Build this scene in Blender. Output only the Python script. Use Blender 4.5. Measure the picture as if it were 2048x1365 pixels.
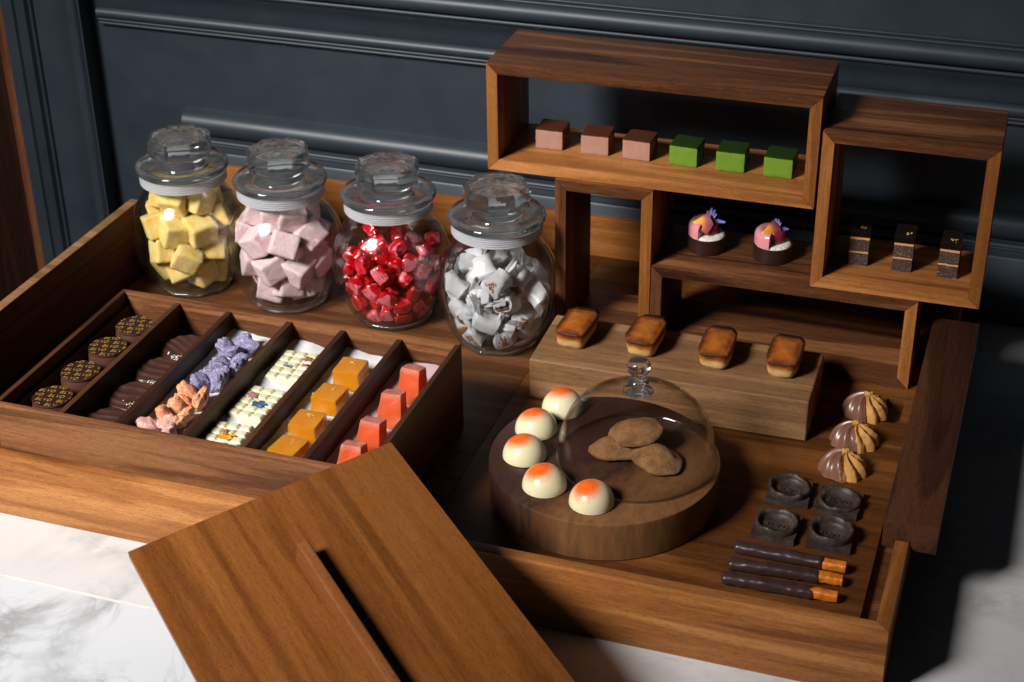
import bpy, bmesh, math, random
import numpy as np
from mathutils import Vector, Matrix, noise, Euler
for o in list(bpy.data.objects): bpy.data.objects.remove(o)
S = bpy.context.scene
COL = S.collection
U = 0.01            # everything below is written in centimetres
R = math.radians
random.seed(7)

# ------------------------------------------------------------------ camera, light, world
cd = bpy.data.cameras.new('camera'); cam = bpy.data.objects.new('camera', cd); COL.objects.link(cam)
cam.location = (4.089*U, -77.165*U, 67.278*U)
cam.rotation_euler = (R(60.161), R(0.638), R(18.838))
cd.sensor_width = 36; cd.lens = 58.18; cd.clip_start = 0.01; cd.clip_end = 50
cd.dof.use_dof = True; cd.dof.focus_distance = 1.13; cd.dof.aperture_fstop = 14
S.camera = cam
W = bpy.data.worlds.new('World'); S.world = W; W.use_nodes = True
W.node_tree.nodes['Background'].inputs[0].default_value = (.62, .75, 1, 1)
W.node_tree.nodes['Background'].inputs[1].default_value = 0.006
def area(name, loc, target, size, power, color=(1,1,1), sy=None):
    ld = bpy.data.lights.new(name, 'AREA'); lo = bpy.data.objects.new(name, ld); COL.objects.link(lo)
    ld.shape = 'DISK' if sy is None else 'RECTANGLE'; ld.size = size
    if sy: ld.size_y = sy
    ld.energy = power; ld.color = color
    lo.location = Vector(loc)*U
    d = (Vector(target)-Vector(loc)); lo.rotation_euler = d.to_track_quat('-Z', 'Y').to_euler()
    return lo
key = area('softbox', (-125, -128, 142), (-50, 14, 10), .60, 5.3, (1.0, .975, .95))
key.data.spread = R(41)
S.view_settings.view_transform = 'Standard'; S.view_settings.look = 'None'
S.view_settings.exposure = 0; S.view_settings.gamma = 1
S.render.engine = 'CYCLES'
S.cycles.max_bounces = 14; S.cycles.diffuse_bounces = 1; S.cycles.transparent_max_bounces = 24; S.cycles.transmission_bounces = 12

# ------------------------------------------------------------------ node helpers
class NT:
    def __init__(s, name):
        s.m = bpy.data.materials.new(name); s.m.use_nodes = True
        s.t = s.m.node_tree; s.b = s.t.nodes['Principled BSDF']; s.out = s.t.nodes['Material Output']
        s.tc = None
    def n(s, k, **kw):
        x = s.t.nodes.new(k)
        for a, b in kw.items(): setattr(x, a, b)
        return x
    def l(s, a, b): s.t.links.new(a, b)
    def put(s, sock, v):
        if hasattr(v, 'links') or isinstance(v, bpy.types.NodeSocket): s.l(v, sock)
        elif isinstance(v, (tuple, list)) and len(v) == 3 and sock.type == 'RGBA': sock.default_value = (*v, 1)
        else: sock.default_value = v
    def coord(s, scale=(1,1,1), rnd=True):
        """object coordinates in centimetres, shifted per object"""
        if s.tc is None: s.tc = s.n('ShaderNodeTexCoord').outputs['Object']
        v = s.n('ShaderNodeVectorMath', operation='MULTIPLY'); s.l(s.tc, v.inputs[0])
        v.inputs[1].default_value = tuple(100*q for q in scale)
        if not rnd: return v.outputs[0]
        oi = s.n('ShaderNodeObjectInfo'); m = s.math('MULTIPLY', oi.outputs['Random'], 37.0)
        a = s.n('ShaderNodeVectorMath', operation='ADD'); s.l(v.outputs[0], a.inputs[0]); s.l(m, a.inputs[1])
        return a.outputs[0]
    def math(s, op, a, b=0.0, clamp=False, c=None):
        x = s.n('ShaderNodeMath', operation=op); x.use_clamp = clamp
        s.put(x.inputs[0], a); s.put(x.inputs[1], b)
        if c is not None: s.put(x.inputs[2], c)
        return x.outputs[0]
    def noise(s, vec, scale=1, detail=4, rough=.5, dist=0):
        x = s.n('ShaderNodeTexNoise'); s.l(vec, x.inputs['Vector'])
        x.inputs['Scale'].default_value = scale; x.inputs['Detail'].default_value = detail
        x.inputs['Roughness'].default_value = rough; x.inputs['Distortion'].default_value = dist
        return x.outputs['Fac']
    def ramp(s, fac, stops, interp='LINEAR'):
        x = s.n('ShaderNodeValToRGB'); x.color_ramp.interpolation = interp
        e = x.color_ramp.elements
        while len(e) < len(stops): e.new(.5)
        for q, (p, c) in zip(e, stops):
            q.position = p; q.color = (c, c, c, 1) if not isinstance(c, (tuple, list)) else (*c, 1)
        s.l(fac, x.inputs[0]); return x.outputs[0]
    def mix(s, fac, a, b, mode='MIX'):
        x = s.n('ShaderNodeMix', data_type='RGBA', blend_type=mode)
        s.put(x.inputs[0], fac); s.put(x.inputs[6], a); s.put(x.inputs[7], b); return x.outputs[2]
    def bump(s, h, strength=.3, dist=.1, normal=None):
        x = s.n('ShaderNodeBump'); x.inputs['Strength'].default_value = strength
        x.inputs['Distance'].default_value = dist*U; s.l(h, x.inputs['Height'])
        if normal is not None: s.l(normal, x.inputs['Normal'])
        return x.outputs[0]
    def set(s, **kw):
        for k, v in kw.items(): s.put(s.b.inputs[k.replace('_', ' ')], v)
        return s.m
    def sep(s, v):
        x = s.n('ShaderNodeSeparateXYZ'); s.l(v, x.inputs[0]); return x.outputs

def wood(name, axis, dark, mid, light, rough=.44, fig=1.0, spec=.22, rings=1.0):
    t = NT(name); i = 'XYZ'.index(axis)
    def sc(a, b):
        v = [b, b, b]; v[i] = a; return tuple(v)
    n1 = t.noise(t.coord(sc(.024, .42)), 1, 4, .5, .9)           # broad figure
    n2 = t.noise(t.coord(sc(.08, 2.4)), 1, 5, .62, .3)             # streaks
    n3 = t.noise(t.coord(sc(.9, 13)), 1, 3, .65)                  # fibres
    n4 = t.noise(t.coord(sc(3.2, 34)), 1, 2, .5)                  # pores
    ring = t.math('SINE', t.math('MULTIPLY', n1, 34*rings))
    ring = t.math('MULTIPLY_ADD', ring, .07*fig, c=0.0)
    f = t.math('ADD', t.math('MULTIPLY_ADD', n1, 1.25*fig, c=.5-.625*fig), ring)
    f = t.math('ADD', f, t.math('MULTIPLY_ADD', n2, .42, c=-.21))
    f = t.math('ADD', f, t.math('MULTIPLY_ADD', n3, .50, c=-.25), True)
    col = t.ramp(f, [(.22, dark), (.5, mid), (.8, light)])
    pore = t.ramp(n4, [(.33, .52), (.42, 1.0)])
    col = t.mix(1.0, col, pore, 'MULTIPLY')
    ro = t.math('MULTIPLY_ADD', n3, .22, c=rough-.11)
    h = t.math('ADD', n3, t.math('MULTIPLY', pore, .5))
    t.set(Base_Color=col, Roughness=ro, Normal=t.bump(h, .22, .03))
    t.b.inputs['Specular IOR Level'].default_value = spec
    return t.m

PAL = dict(
 honey=((.18,.058,.015), (.36,.132,.035), (.52,.225,.070)),
 amber=((.12,.037,.008), (.24,.082,.018), (.36,.14,.036)),
 walnut=((.032,.010,.005), (.120,.043,.016), (.27,.112,.044)),
 deep=((.020,.007,.004), (.052,.018,.008), (.10,.038,.017)),
 lid=((.105,.031,.006), (.19,.062,.012), (.28,.102,.023)),
 handle=((.13,.040,.010), (.21,.072,.019), (.29,.108,.034)),
 block=((.16,.078,.034), (.29,.152,.068), (.41,.235,.112)),
 inlay=((.050,.016,.004), (.125,.042,.010), (.22,.080,.020)),
 floor=((.042,.015,.006), (.110,.040,.014), (.20,.082,.030)),
)
_w = {}
def wd(p, axis, **kw):
    k = (p, axis, tuple(kw.items()))
    if k not in _w: _w[k] = wood('wood_%s_%s' % (p, axis), axis, *PAL[p], **kw)
    return _w[k]

def plain(name, col, rough=.5, spec=.5, bump=None, sss=0, sssr=(1,.5,.3), sscale=.3, coat=0, metallic=0, var=.0, trans=0):
    t = NT(name)
    c = col
    if var:
        n = t.noise(t.coord(), 1.1, 5, .6)
        c = t.mix(t.ramp(n, [(.3, 0.), (.7, 1.)]), tuple(q*(1-var) for q in col), tuple(min(1, q*(1+var)) for q in col))
    t.set(Base_Color=c, Roughness=rough, Metallic=metallic)
    t.b.inputs['Specular IOR Level'].default_value = spec
    t.b.inputs['Coat Weight'].default_value = coat; t.b.inputs['Coat Roughness'].default_value = .12
    t.b.inputs['Transmission Weight'].default_value = trans
    if sss:
        t.b.inputs['Subsurface Weight'].default_value = sss; t.b.inputs['Subsurface Radius'].default_value = sssr
        t.b.inputs['Subsurface Scale'].default_value = sscale*U
    if bump: t.set(Normal=t.bump(t.noise(t.coord(), bump[0], 4, .65), bump[1], bump[2]))
    return t.m

# ------------------------------------------------------------------ mesh helpers
def finish(name, bm, mat=None, parent=None, loc=(0,0,0), rot=(0,0,0), smooth=False, angle=None):
    for v in bm.verts: v.co *= U
    me = bpy.data.meshes.new(name); bm.normal_update(); bm.to_mesh(me); bm.free()
    if mat is not None:
        for m in (mat if isinstance(mat, (list, tuple)) else [mat]): me.materials.append(m)
    if smooth:
        for p in me.polygons: p.use_smooth = True
        if angle is not None and hasattr(me, 'set_sharp_from_angle'): me.set_sharp_from_angle(angle=R(angle))
    o = bpy.data.objects.new(name, me); COL.objects.link(o)
    o.location = Vector(loc)*U; o.rotation_euler = rot
    if parent is not None: o.parent = parent
    return o
def tag(o, label=None, cat=None, group=None, kind=None):
    if label: o['label'] = label
    if cat: o['category'] = cat
    if group: o['group'] = group
    if kind: o['kind'] = kind
    return o
def thing(name, label, cat, loc=(0,0,0), rot=(0,0,0), group=None):
    o = bpy.data.objects.new(name, None); COL.objects.link(o); o.empty_display_size = .01
    o.location = Vector(loc)*U; o.rotation_euler = rot
    return tag(o, label, cat, group)
def dup(root, loc, rot=None, label=None, group=None):
    def cp(o, par):
        c = o.copy(); COL.objects.link(c)
        if par is not None: c.parent = par
        for ch in kids.get(o.name, []): cp(ch, c)
        return c
    kids = {}
    for o in COL.objects:
        if o.parent: kids.setdefault(o.parent.name, []).append(o)
    c = cp(root, None); c.location = Vector(loc)*U
    if rot is not None: c.rotation_euler = rot
    if label: c['label'] = label
    if group: c['group'] = group
    return c
def bevel(bm, w, seg=2, ang=25):
    if w <= 0: return
    bm.normal_update()
    es = [e for e in bm.edges if len(e.link_faces) == 2 and e.calc_face_angle(0) > R(ang)]
    bmesh.ops.bevel(bm, geom=es, offset=w, segments=seg, profile=.6, affect='EDGES', clamp_overlap=True)
def hexa(pts, bm=None):
    """8 points: bottom ring (4) then top ring (4), counter-clockwise"""
    bm = bm or bmesh.new(); v = [bm.verts.new(p) for p in pts]
    for f in ((3,2,1,0), (4,5,6,7), (0,1,5,4), (1,2,6,5), (2,3,7,6), (3,0,4,7)): bm.faces.new([v[i] for i in f])
    return bm
def bx(x0, x1, y0, y1, z0, z1, bm=None):
    return hexa([(x0,y0,z0),(x1,y0,z0),(x1,y1,z0),(x0,y1,z0),(x0,y0,z1),(x1,y0,z1),(x1,y1,z1),(x0,y1,z1)], bm)
def box(name, x0, x1, y0, y1, z0, z1, mat, parent=None, bev=.05, **kw):
    bm = bx(x0,x1,y0,y1,z0,z1); bevel(bm, bev); return finish(name, bm, mat, parent, smooth=True, angle=40, **kw)
def lathe(prof, seg=64, rfun=None, bm=None, close=False, wob=None):
    bm = bm or bmesh.new(); rings = []
    for (r, z) in prof:
        if r < 1e-4: rings.append([bm.verts.new((0,0,z))]); continue
        ring = []
        for i in range(seg):
            a = 2*math.pi*i/seg; q = rfun(a, z) if rfun else 1.0
            ring.append(bm.verts.new((r*q*math.cos(a), r*q*math.sin(a), z)))
        rings.append(ring)
    pairs = list(zip(rings, rings[1:]))
    if close: pairs.append((rings[-1], rings[0]))
    for a, b in pairs:
        if len(a) == 1 and len(b) == 1: continue
        for i in range(seg):
            j = (i+1) % seg
            if len(a) == 1: bm.faces.new((a[0], b[j], b[i]))
            elif len(b) == 1: bm.faces.new((a[i], a[j], b[0]))
            else: bm.faces.new((a[i], a[j], b[j], b[i]))
    return bm
def spline(pts, n=6):
    """catmull-rom through 2-d profile points"""
    out = []; P = [pts[0]]+list(pts)+[pts[-1]]
    for i in range(1, len(P)-2):
        for k in range(n):
            t = k/n
            out.append(tuple(.5*((2*P[i][c])+(-P[i-1][c]+P[i+1][c])*t+(2*P[i-1][c]-5*P[i][c]+4*P[i+1][c]-P[i+2][c])*t*t+(-P[i-1][c]+3*P[i][c]-3*P[i+1][c]+P[i+2][c])*t**3) for c in (0,1)))
    out.append(tuple(pts[-1])); return out
def prism(poly, a0, a1, axis='Z', bm=None):
    """extrude a 2-d polygon along an axis. axis X: poly=(y,z); Y: poly=(x,z); Z: poly=(x,y)"""
    bm = bm or bmesh.new()
    f = {'X': lambda p, a: (a, p[0], p[1]), 'Y': lambda p, a: (p[0], a, p[1]), 'Z': lambda p, a: (p[0], p[1], a)}[axis]
    A = [bm.verts.new(f(p, a0)) for p in poly]; B = [bm.verts.new(f(p, a1)) for p in poly]
    n = len(poly)
    for i in range(n): bm.faces.new((A[i], A[(i+1)%n], B[(i+1)%n], B[i]))
    bm.faces.new(A[::-1]); bm.faces.new(B)
    bmesh.ops.recalc_face_normals(bm, faces=bm.faces); return bm
def displace(bm, amp, scale, seed=0, along=None):
    bm.normal_update()
    off = Vector((seed*3.1, seed*1.7, seed*.9)); mv = []
    for v in bm.verts:
        n = noise.fractal(v.co*scale+off, 1.0, 2.0, 4)
        mv.append((v, (along or v.normal)*n*amp))
    for v, d in mv: v.co += d
    return bm
def rounded_cube(sx, sy, sz, cuts=6, bev=.12, amp=.04, scale=1.2, seed=0):
    bm = bx(-sx/2, sx/2, -sy/2, sy/2, -sz/2, sz/2)
    bmesh.ops.subdivide_edges(bm, edges=bm.edges, cuts=cuts, use_grid_fill=True)
    h = (sx/2, sy/2, sz/2)
    for v in bm.verts:      # pull corners in to a rounded box
        c = Vector([max(-(h[i]-bev), min(h[i]-bev, v.co[i])) for i in range(3)]); d = v.co-c
        if d.length > 1e-6: v.co = c+d.normalized()*bev if sum(abs(q) > 1e-6 for q in d) > 1 else v.co
    return displace(bm, amp, scale, seed)
def text_bm(txt, size, extr, shear=0, spacing=1.0, align='CENTER', off=0.0):
    cu = bpy.data.curves.new('t', 'FONT'); cu.body = txt; cu.size = size; cu.extrude = extr; cu.shear = shear
    cu.space_character = spacing; cu.align_x = align; cu.align_y = 'CENTER'; cu.resolution_u = 3; cu.offset = off
    o = bpy.data.objects.new('t', cu); COL.objects.link(o)
    dg = bpy.context.evaluated_depsgraph_get(); me = bpy.data.meshes.new_from_object(o.evaluated_get(dg))
    bm = bmesh.new(); bm.from_mesh(me)
    bpy.data.objects.remove(o); bpy.data.curves.remove(cu); bpy.data.meshes.remove(me); return bm

# ------------------------------------------------------------------ marble counter
def marble(name, tint, veins):
    t = NT(name)
    v = t.coord((1,1,1), False)
    w = t.noise(v, .10, 6, .6, 1.2)
    a = t.math('ABSOLUTE', t.math('SUBTRACT', t.noise(v, .055, 8, .60, .5), .5))
    a = t.ramp(a, [(0., 1.), (.012, .75), (.05, 0.)])
    a2 = t.math('ABSOLUTE', t.math('SUBTRACT', t.noise(v, .13, 9, .64, .7), .47))
    a2 = t.ramp(a2, [(0., .8), (.010, .35), (.03, 0.)])
    cl = t.ramp(t.noise(v, .09, 6, .6, .2), [(.45, 0.), (.70, 1.)])
    k = t.math('MULTIPLY', t.math('ADD', a, t.math('MULTIPLY', a2, .6), True), t.math('MULTIPLY_ADD', cl, .85, c=.15))
    col = t.mix(t.math('MULTIPLY', k, veins), tint, (.36,.37,.38))
    col = t.mix(t.math('MULTIPLY', cl, .12), col, (.62,.60,.57))
    t.set(Base_Color=col, Roughness=.32)
    t.b.inputs['Specular IOR Level'].default_value = .3
    return t.m
YJ = -5.9
tag(box('counter', -72.0, 120, YJ, 49.6, -3, 0, marble('marble_warm', (.67,.665,.655), 1.0), bev=0), kind='structure')
tag(box('counter_front_slab', -72.0, 120, -90, YJ-.22, -3, -.02, marble('marble_cool', (.68,.70,.735), 1.4), bev=0), kind='structure')
tag(box('counter_joint', -72.0, 120, YJ-.215, YJ-.005, -3, -.035, plain('joint', (.74,.72,.68), .4, var=.1), bev=0), kind='structure')

# ------------------------------------------------------------------ panelled wall
def paint():
    t = NT('navy_paint')
    v = t.coord((1,1,1), False)
    n = t.noise(v, .25, 5, .6); f = t.noise(v, 9, 3, .6)
    col = t.mix(t.ramp(n, [(.3,0.),(.7,1.)]), (.021,.030,.040), (.028,.039,.051))
    t.set(Base_Color=col, Roughness=t.math('MULTIPLY_ADD', n, .12, c=.40), Normal=t.bump(f, .18, .03))
    t.b.inputs['Specular IOR Level'].default_value = .5
    return t.m
PAINT = paint()
Y0 = 49.7
def arc(cy, cz, r, a0, a1, n=14):
    return [(cy-r*math.cos(R(a0+(a1-a0)*i/n)), cz+r*math.sin(R(a0+(a1-a0)*i/n))) for i in range(n+1)]
wall = thing('wall', 'dark blue panelled wall behind the tray', 'wall', (0, 0, 0))
wall['kind'] = 'structure'
box('panel', -110, 60, Y0, Y0+2, -80, 60, PAINT, wall, bev=0)
# skirting board below the panel
def skirting():
    p = [(Y0-.01,-3)]+[(Y0-1.15,-3),(Y0-1.15,5.9),(Y0-1.05,6.05)]+[(Y0-.5,6.15),(Y0-.5,6.5),(Y0-.75,6.62)]+arc(Y0-.55,6.85,.22,-40,90,8)+[(Y0-.3,7.1),(Y0-.3,7.35),(Y0-.01,7.4)]
    return prism(p, -72.4, 60, 'X')
finish('skirting', skirting(), PAINT, wall, smooth=True, angle=35)
p = [(Y0-.01,7.42),(Y0-.6,7.45),(Y0-.75,7.6)]+arc(Y0-.35,8.65,1.12,-62,80,18)+[(Y0-.12,9.82),(Y0-.01,9.9)]
pm = prism(p, -71.8, 60, 'X'); pe = prism(p, -72.45, -71.8, 'X', bmesh.new())
for v in pe.verts:
    if v.co.x < -72: v.co.y = Y0-(Y0-v.co.y)*.45; v.co.z = 8.65+(v.co.z-8.65)*.72
me_ = bpy.data.meshes.new('t'); pe.to_mesh(me_); pe.free(); pm.from_mesh(me_); bpy.data.meshes.remove(me_)
finish('panel_moulding', pm, PAINT, wall, smooth=True, angle=35)
# chair rail: beads, torus, cove, bead, big torus, fillets
p = [(Y0-.01,17.15),(Y0-.35,17.2)]+arc(Y0-.38,17.36,.16,-80,80,6)+[(Y0-.42,17.55)]+arc(Y0-.45,17.72,.17,-80,80,6)+[(Y0-.5,17.93)]+arc(Y0-.45,18.38,.52,-70,85,14)+[(Y0-.55,18.98),(Y0-.62,19.15)]
p += [(Y0-.70,19.6),(Y0-.85,20.2),(Y0-1.1,20.8),(Y0-1.5,21.3),(Y0-1.55,21.5)]+arc(Y0-1.62,21.72,.2,-80,80,8)+[(Y0-1.5,21.98),(Y0-1.6,22.1)]
p += arc(Y0-1.7,22.85,.78,-75,75,16)+[(Y0-1.75,23.62)]+arc(Y0-1.72,23.72,.12,-60,90,5)+[(Y0-1.5,23.9)]+arc(Y0-1.5,24.0,.1,-60,90,5)+[(Y0-1.3,24.2),(Y0-1.2,26),(Y0-1.2,30),(Y0-.01,30)]
finish('chair_rail', prism(p, -79.7, 60, 'X'), PAINT, wall, smooth=True, angle=35)
# pilaster / door casing at the left
pil = thing('door_casing', 'dark blue fluted door casing at the left end of the wall', 'door frame', (0,0,0))
px = -80.75
pts = [(px, Y0), (px, Y0-1.9)]
for i in range(9): pts.append((px-.15-.28*i/8*3, Y0-1.9-.35*math.sin(math.pi*i/8)))
pts += [(px-1.25,Y0-1.95),(px-1.5,Y0-1.75),(px-2.1,Y0-2.1),(px-2.7,Y0-2.35),(px-4.45,Y0-2.45),(px-4.5,Y0-2.1),(px-4.62,Y0-2.1)]
for i in range(7): pts.append((px-4.66-.3*i/6, Y0-2.35-.16*math.sin(math.pi*i/6)))
pts += [(px-5.0,Y0-1.9),(px-5.4,Y0-1.9),(px-5.6,Y0-2.3),(px-6.3,Y0-2.6),(px-6.45,Y0-2.5),(px-6.6,Y0-2.75),(px-7.65,Y0-2.9),(px-7.7,Y0)]
finish('casing', prism(pts, -80, 60, 'Z'), PAINT, pil, smooth=True, angle=40)
dr = thing('wooden_door', 'reddish brown wooden door edge left of the blue casing', 'door', (0,0,0))
RED = wood('door_wood', 'Z', (.07,.022,.010), (.14,.048,.022), (.20,.075,.035), rough=.45)
box('door_frame', px-8.75, px-7.75, Y0-2.6, Y0+1, -80, 60, RED, dr)
box('door_leaf', px-40, px-9.3, Y0-1.2, Y0+1, -80, 60, wood('door_dark', 'Z', (.010,.004,.0025), (.022,.008,.004), (.035,.012,.006)), dr)

# ------------------------------------------------------------------ large tray
TX0, TX1, TY1, TZ = -69.6, 0.0, 48.9, 5.0
tray = thing('serving_tray', 'large shallow walnut tray holding all the sweets on the marble', 'tray', (0,0,0))
t_ = .85
def wallprism(name, ring, z0, z1, mat):   # horizontal footprint given as 4 xy points
    bm = hexa([(x,y,z0) for x,y in ring]+[(x,y,z1) for x,y in ring]); bevel(bm, .06)
    return finish(name, bm, mat, tray, smooth=True, angle=40)
wallprism('front_wall', [(TX0,0),(TX1,0),(TX1-t_,t_),(TX0+t_,t_)], 0, TZ, wd('honey', 'X'))
wallprism('side_wall', [(TX1-t_,t_+.01),(TX1,.01),(TX1,TY1-.01),(TX1-t_,TY1-t_-.01)], 0, TZ, wd('amber', 'Y'))
wallprism('back_wall', [(TX0+t_,TY1-t_),(TX1-t_,TY1-t_),(TX1,TY1),(TX0,TY1)], 0, TZ, wd('amber', 'X'))
wallprism('side_wall', [(TX0,.01),(TX0+t_,t_+.01),(TX0+t_,TY1-t_-.01),(TX0,TY1-.01)], 0, TZ, wd('amber', 'Y'))
box('base_board', TX0+t_, TX1-t_, t_, TY1-t_, .2, .7, wd('floor', 'X'), tray, bev=0)
box('floor_board', TX0+t_+.02, -31.03, t_+.02, TY1-t_-.02, .71, 1.3, wd('floor', 'X'), tray, bev=.02)
bm = bmesh.new()   # right inlay board with a finger hole
hx0, hx1, hy0, hy1 = -4.05, -2.75, 28.5, 32.0
xr = -2.15
bx(-31.0, hx0, t_+.02, TY1-t_-.02, .71, 1.3, bm); bx(hx1, xr, t_+.02, TY1-t_-.02, .71, 1.3, bm)
bx(hx0, hx1, t_+.02, hy0, .71, 1.3, bm); bx(hx0, hx1, hy1, TY1-t_-.02, .71, 1.3, bm)
finish('inlay_board', bm, wd('inlay', 'X', rings=.7), tray)
up = thing('upright_panel', 'tall shade-darkened walnut panel standing upright at the left end of the tray', 'wooden panel', (-68.3, .9, 1.31))
box('board', -.42, .40, 0, 32.7, 0, 6.62, wd('deep', 'Y', fig=1.1, spec=.06, rough=.7), up, bev=0)  # darker wood tone carries the shade of the unlit inner face
box('lit_top_edge', -.42, .40, 0, 32.7, 6.63, 6.70, wd('block', 'X'), up, bev=.02)  # top of the same board, light put into its paler wood tone
# grooved bar sitting astride the right wall
bar = thing('edge_bar', 'dark grooved wooden bar sitting astride the right wall of the tray', 'wooden bar', (0,9.0,0))
prof = [(-1.66,6.5),(1.68,6.5),(1.68,4.45),(.10,4.45),(.10,5.06),(-.95,5.06),(-.95,4.45),(-1.66,4.45)]
bm = prism(prof[::-1], 0, 27, 'Y'); bevel(bm, .05)
finish('bar', bm, wd('deep', 'Y', spec=.3), bar, smooth=True, angle=40)

# ------------------------------------------------------------------ stacked display frames
FR = R(.549)
def rotz(x, y, a=FR): return (x*math.cos(a)-y*math.sin(a), x*math.sin(a)+y*math.cos(a))
def frame(label, x0, x1, y0, y1, z0, z1, th, pals, name='display_frame'):
    cx, cy = (x0+x1)/2, (y0+y1)/2
    wx, wy = rotz(cx, cy)
    f = thing(name, label, 'shelf frame', (wx, wy, z0), (0,0,FR), 'walnut frames stacked as a shelf')
    a, b, h, d = x0-cx, x1-cx, z1-z0, (y1-y0)/2
    g = .012
    quads = {'bottom_board': [(a+g,0),(b-g,0),(b-th-g,th),(a+th+g,th)], 'top_board': [(a+th+g,h-th),(b-th-g,h-th),(b-g,h),(a+g,h)],
             'side_board': [(a,g),(a+th,th+g),(a+th,h-th-g),(a,h-g)], 'side_board.001': [(b-th,th+g),(b,g),(b,h-g),(b-th,h-th-g)]}
    for (k, q), pl in zip(quads.items(), pals):
        bm = prism(q, -d, d, 'Y'); bevel(bm, .045)
        finish(k, bm, wd(pl, 'X' if 'side' not in k else 'Z'), f, smooth=True, angle=40)
    return f
th = .88
frame('long walnut frame on top of the stack, cubes of chocolate inside', -35.88, -10.7, 33.69, 41.44, 15.184, 23.86, th, ('honey','walnut','amber','amber'))
frame('square walnut frame at the right of the stack, holding three layered cakes', -10.50, 1.843, 33.69, 41.29, 8.883, 21.417, th, ('honey','walnut','honey','amber'))
frame('tall narrow walnut frame under the left end of the long frame', -30.38, -22.69, 33.44, 40.6, 1.31, 15.17, th, ('walnut','walnut','walnut','amber'))
frame('low wide walnut frame on the tray floor, two tartlets on its top', -22.66, -2.461, 33.53, 41.2, 1.31, 8.87, th, ('walnut','walnut','walnut','honey'))

# ------------------------------------------------------------------ block with financiers, round board
AK = R(.92)
kx0, kx1, ky0, ky1 = -29.34, -8.45, 24.2, 31.45
cx, cy = (kx0+kx1)/2, (ky0+ky1)/2
wx, wy = rotz(cx, cy, AK)
bm = bx(kx0-cx, kx1-cx, ky0-cy, ky1-cy, 0, 3.36); bevel(bm, .16, 3)
o = finish('wooden_block', bm, wd('block', 'X', rings=.8, rough=.55, spec=.2), None, (wx, wy, 1.31), (0,0,AK), True, 40)
tag(o, 'long pale grey-brown wooden block carrying four small golden cakes', 'block')

BC = (-20.95, 13.55); BT = 4.25
def board_wood():
    t = NT('board_wood')
    v = t.coord((1,1,1), False); s = t.sep(v)
    r = t.math('ADD', t.math('MULTIPLY', s[0], .80), t.math('MULTIPLY', s[1], -.42))
    n = t.noise(t.coord((.25,.12,.05)), 1, 5, .6, .8)
    f = t.math('ADD', t.math('MULTIPLY', r, .16), t.math('MULTIPLY_ADD', n, 1.3, c=-.42))
    band = t.ramp(f, [(.05, (.042,.016,.011)), (.22, (.065,.026,.015)), (.29, (.030,.018,.014)), (.34, (.062,.024,.011)), (.60, (.120,.048,.018)), (.9, (.19,.083,.032))])
    st = t.noise(t.coord((1.6,1.0,.3)), 1.3, 5, .65, .6)
    col = t.mix(.55, band, t.ramp(st, [(.3,.45),(.7,1.25)]), 'MULTIPLY')
    t.set(Base_Color=col, Roughness=.42, Normal=t.bump(st, .15, .04)); t.b.inputs['Specular IOR Level'].default_value = .35
    return t.m
bm = lathe([(0,0),(7.75,0),(7.85,.1),(7.9,2.7),(7.86,2.86),(7.74,2.94),(0,2.94)], 128)
tag(finish('round_board', bm, board_wood(), None, (BC[0], BC[1], 1.31), smooth=True, angle=35), 'thick round walnut board with glass cloche and five white domes', 'board')

# ------------------------------------------------------------------ glass
def thin_glass(name, tint=(.985,.99,.99), edge=(.62,.68,.68), f0=.045, rough=.0):
    t = NT(name); t.t.nodes.remove(t.b)
    lw = t.n('ShaderNodeLayerWeight'); lw.inputs['Blend'].default_value = .5
    fa = lw.outputs['Facing']
    fr = t.math('MULTIPLY_ADD', t.math('POWER', fa, 5.0), 1-f0, True, f0)
    tr = t.n('ShaderNodeBsdfTransparent'); t.l(t.mix(t.math('POWER', fa, 2.4), tint, edge), tr.inputs[0])
    gl = t.n('ShaderNodeBsdfAnisotropic') if False else t.n('ShaderNodeBsdfGlossy')
    gl.inputs['Roughness'].default_value = rough; gl.inputs['Color'].default_value = (1,1,1,1)
    ms = t.n('ShaderNodeMixShader'); t.l(fr, ms.inputs[0]); t.l(tr.outputs[0], ms.inputs[1]); t.l(gl.outputs[0], ms.inputs[2])
    t.l(ms.outputs[0], t.out.inputs[0]); return t.m
THIN = thin_glass('jar_glass', tint=(.995,.998,.998), edge=(.60,.64,.65), f0=.06, rough=.12)
CLOCHE = thin_glass('cloche_glass', edge=(.66,.60,.52), f0=.0, rough=.08)
def solid_glass():
    t = NT('solid_glass')
    t.set(Base_Color=(.97,.985,.98), Roughness=.015); t.b.inputs['Transmission Weight'].default_value = 1; t.b.inputs['IOR'].default_value = 1.47
    tl = t.n('ShaderNodeBsdfTranslucent'); tl.inputs[0].default_value = (.9,.93,.95,1); df = t.n('ShaderNodeBsdfDiffuse'); df.inputs[0].default_value = (.9,.93,.95,1)
    a = t.n('ShaderNodeMixShader'); t.l(tl.outputs[0], a.inputs[1]); t.l(df.outputs[0], a.inputs[2])
    m = t.n('ShaderNodeMixShader'); m.inputs[0].default_value = .028; t.l(t.b.outputs[0], m.inputs[1]); t.l(a.outputs[0], m.inputs[2]); t.l(m.outputs[0], t.out.inputs[0])  # small white haze share stands in for light scattered by the pressed glass
    return t.m
SOLID = solid_glass()
def gasket_mat():
    t = NT('gasket_plastic')
    t.set(Base_Color=(.80,.82,.86), Roughness=.3); t.b.inputs['Transmission Weight'].default_value = .6
    t.b.inputs['Subsurface Weight'].default_value = .0
    return t.m
GASK = gasket_mat()
def oct_r(a, p=14, n=4, ph=0):
    s = sum(abs(math.cos(a-ph-math.pi*k/n))**p for k in range(n)); return s**(-1.0/p)
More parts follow.
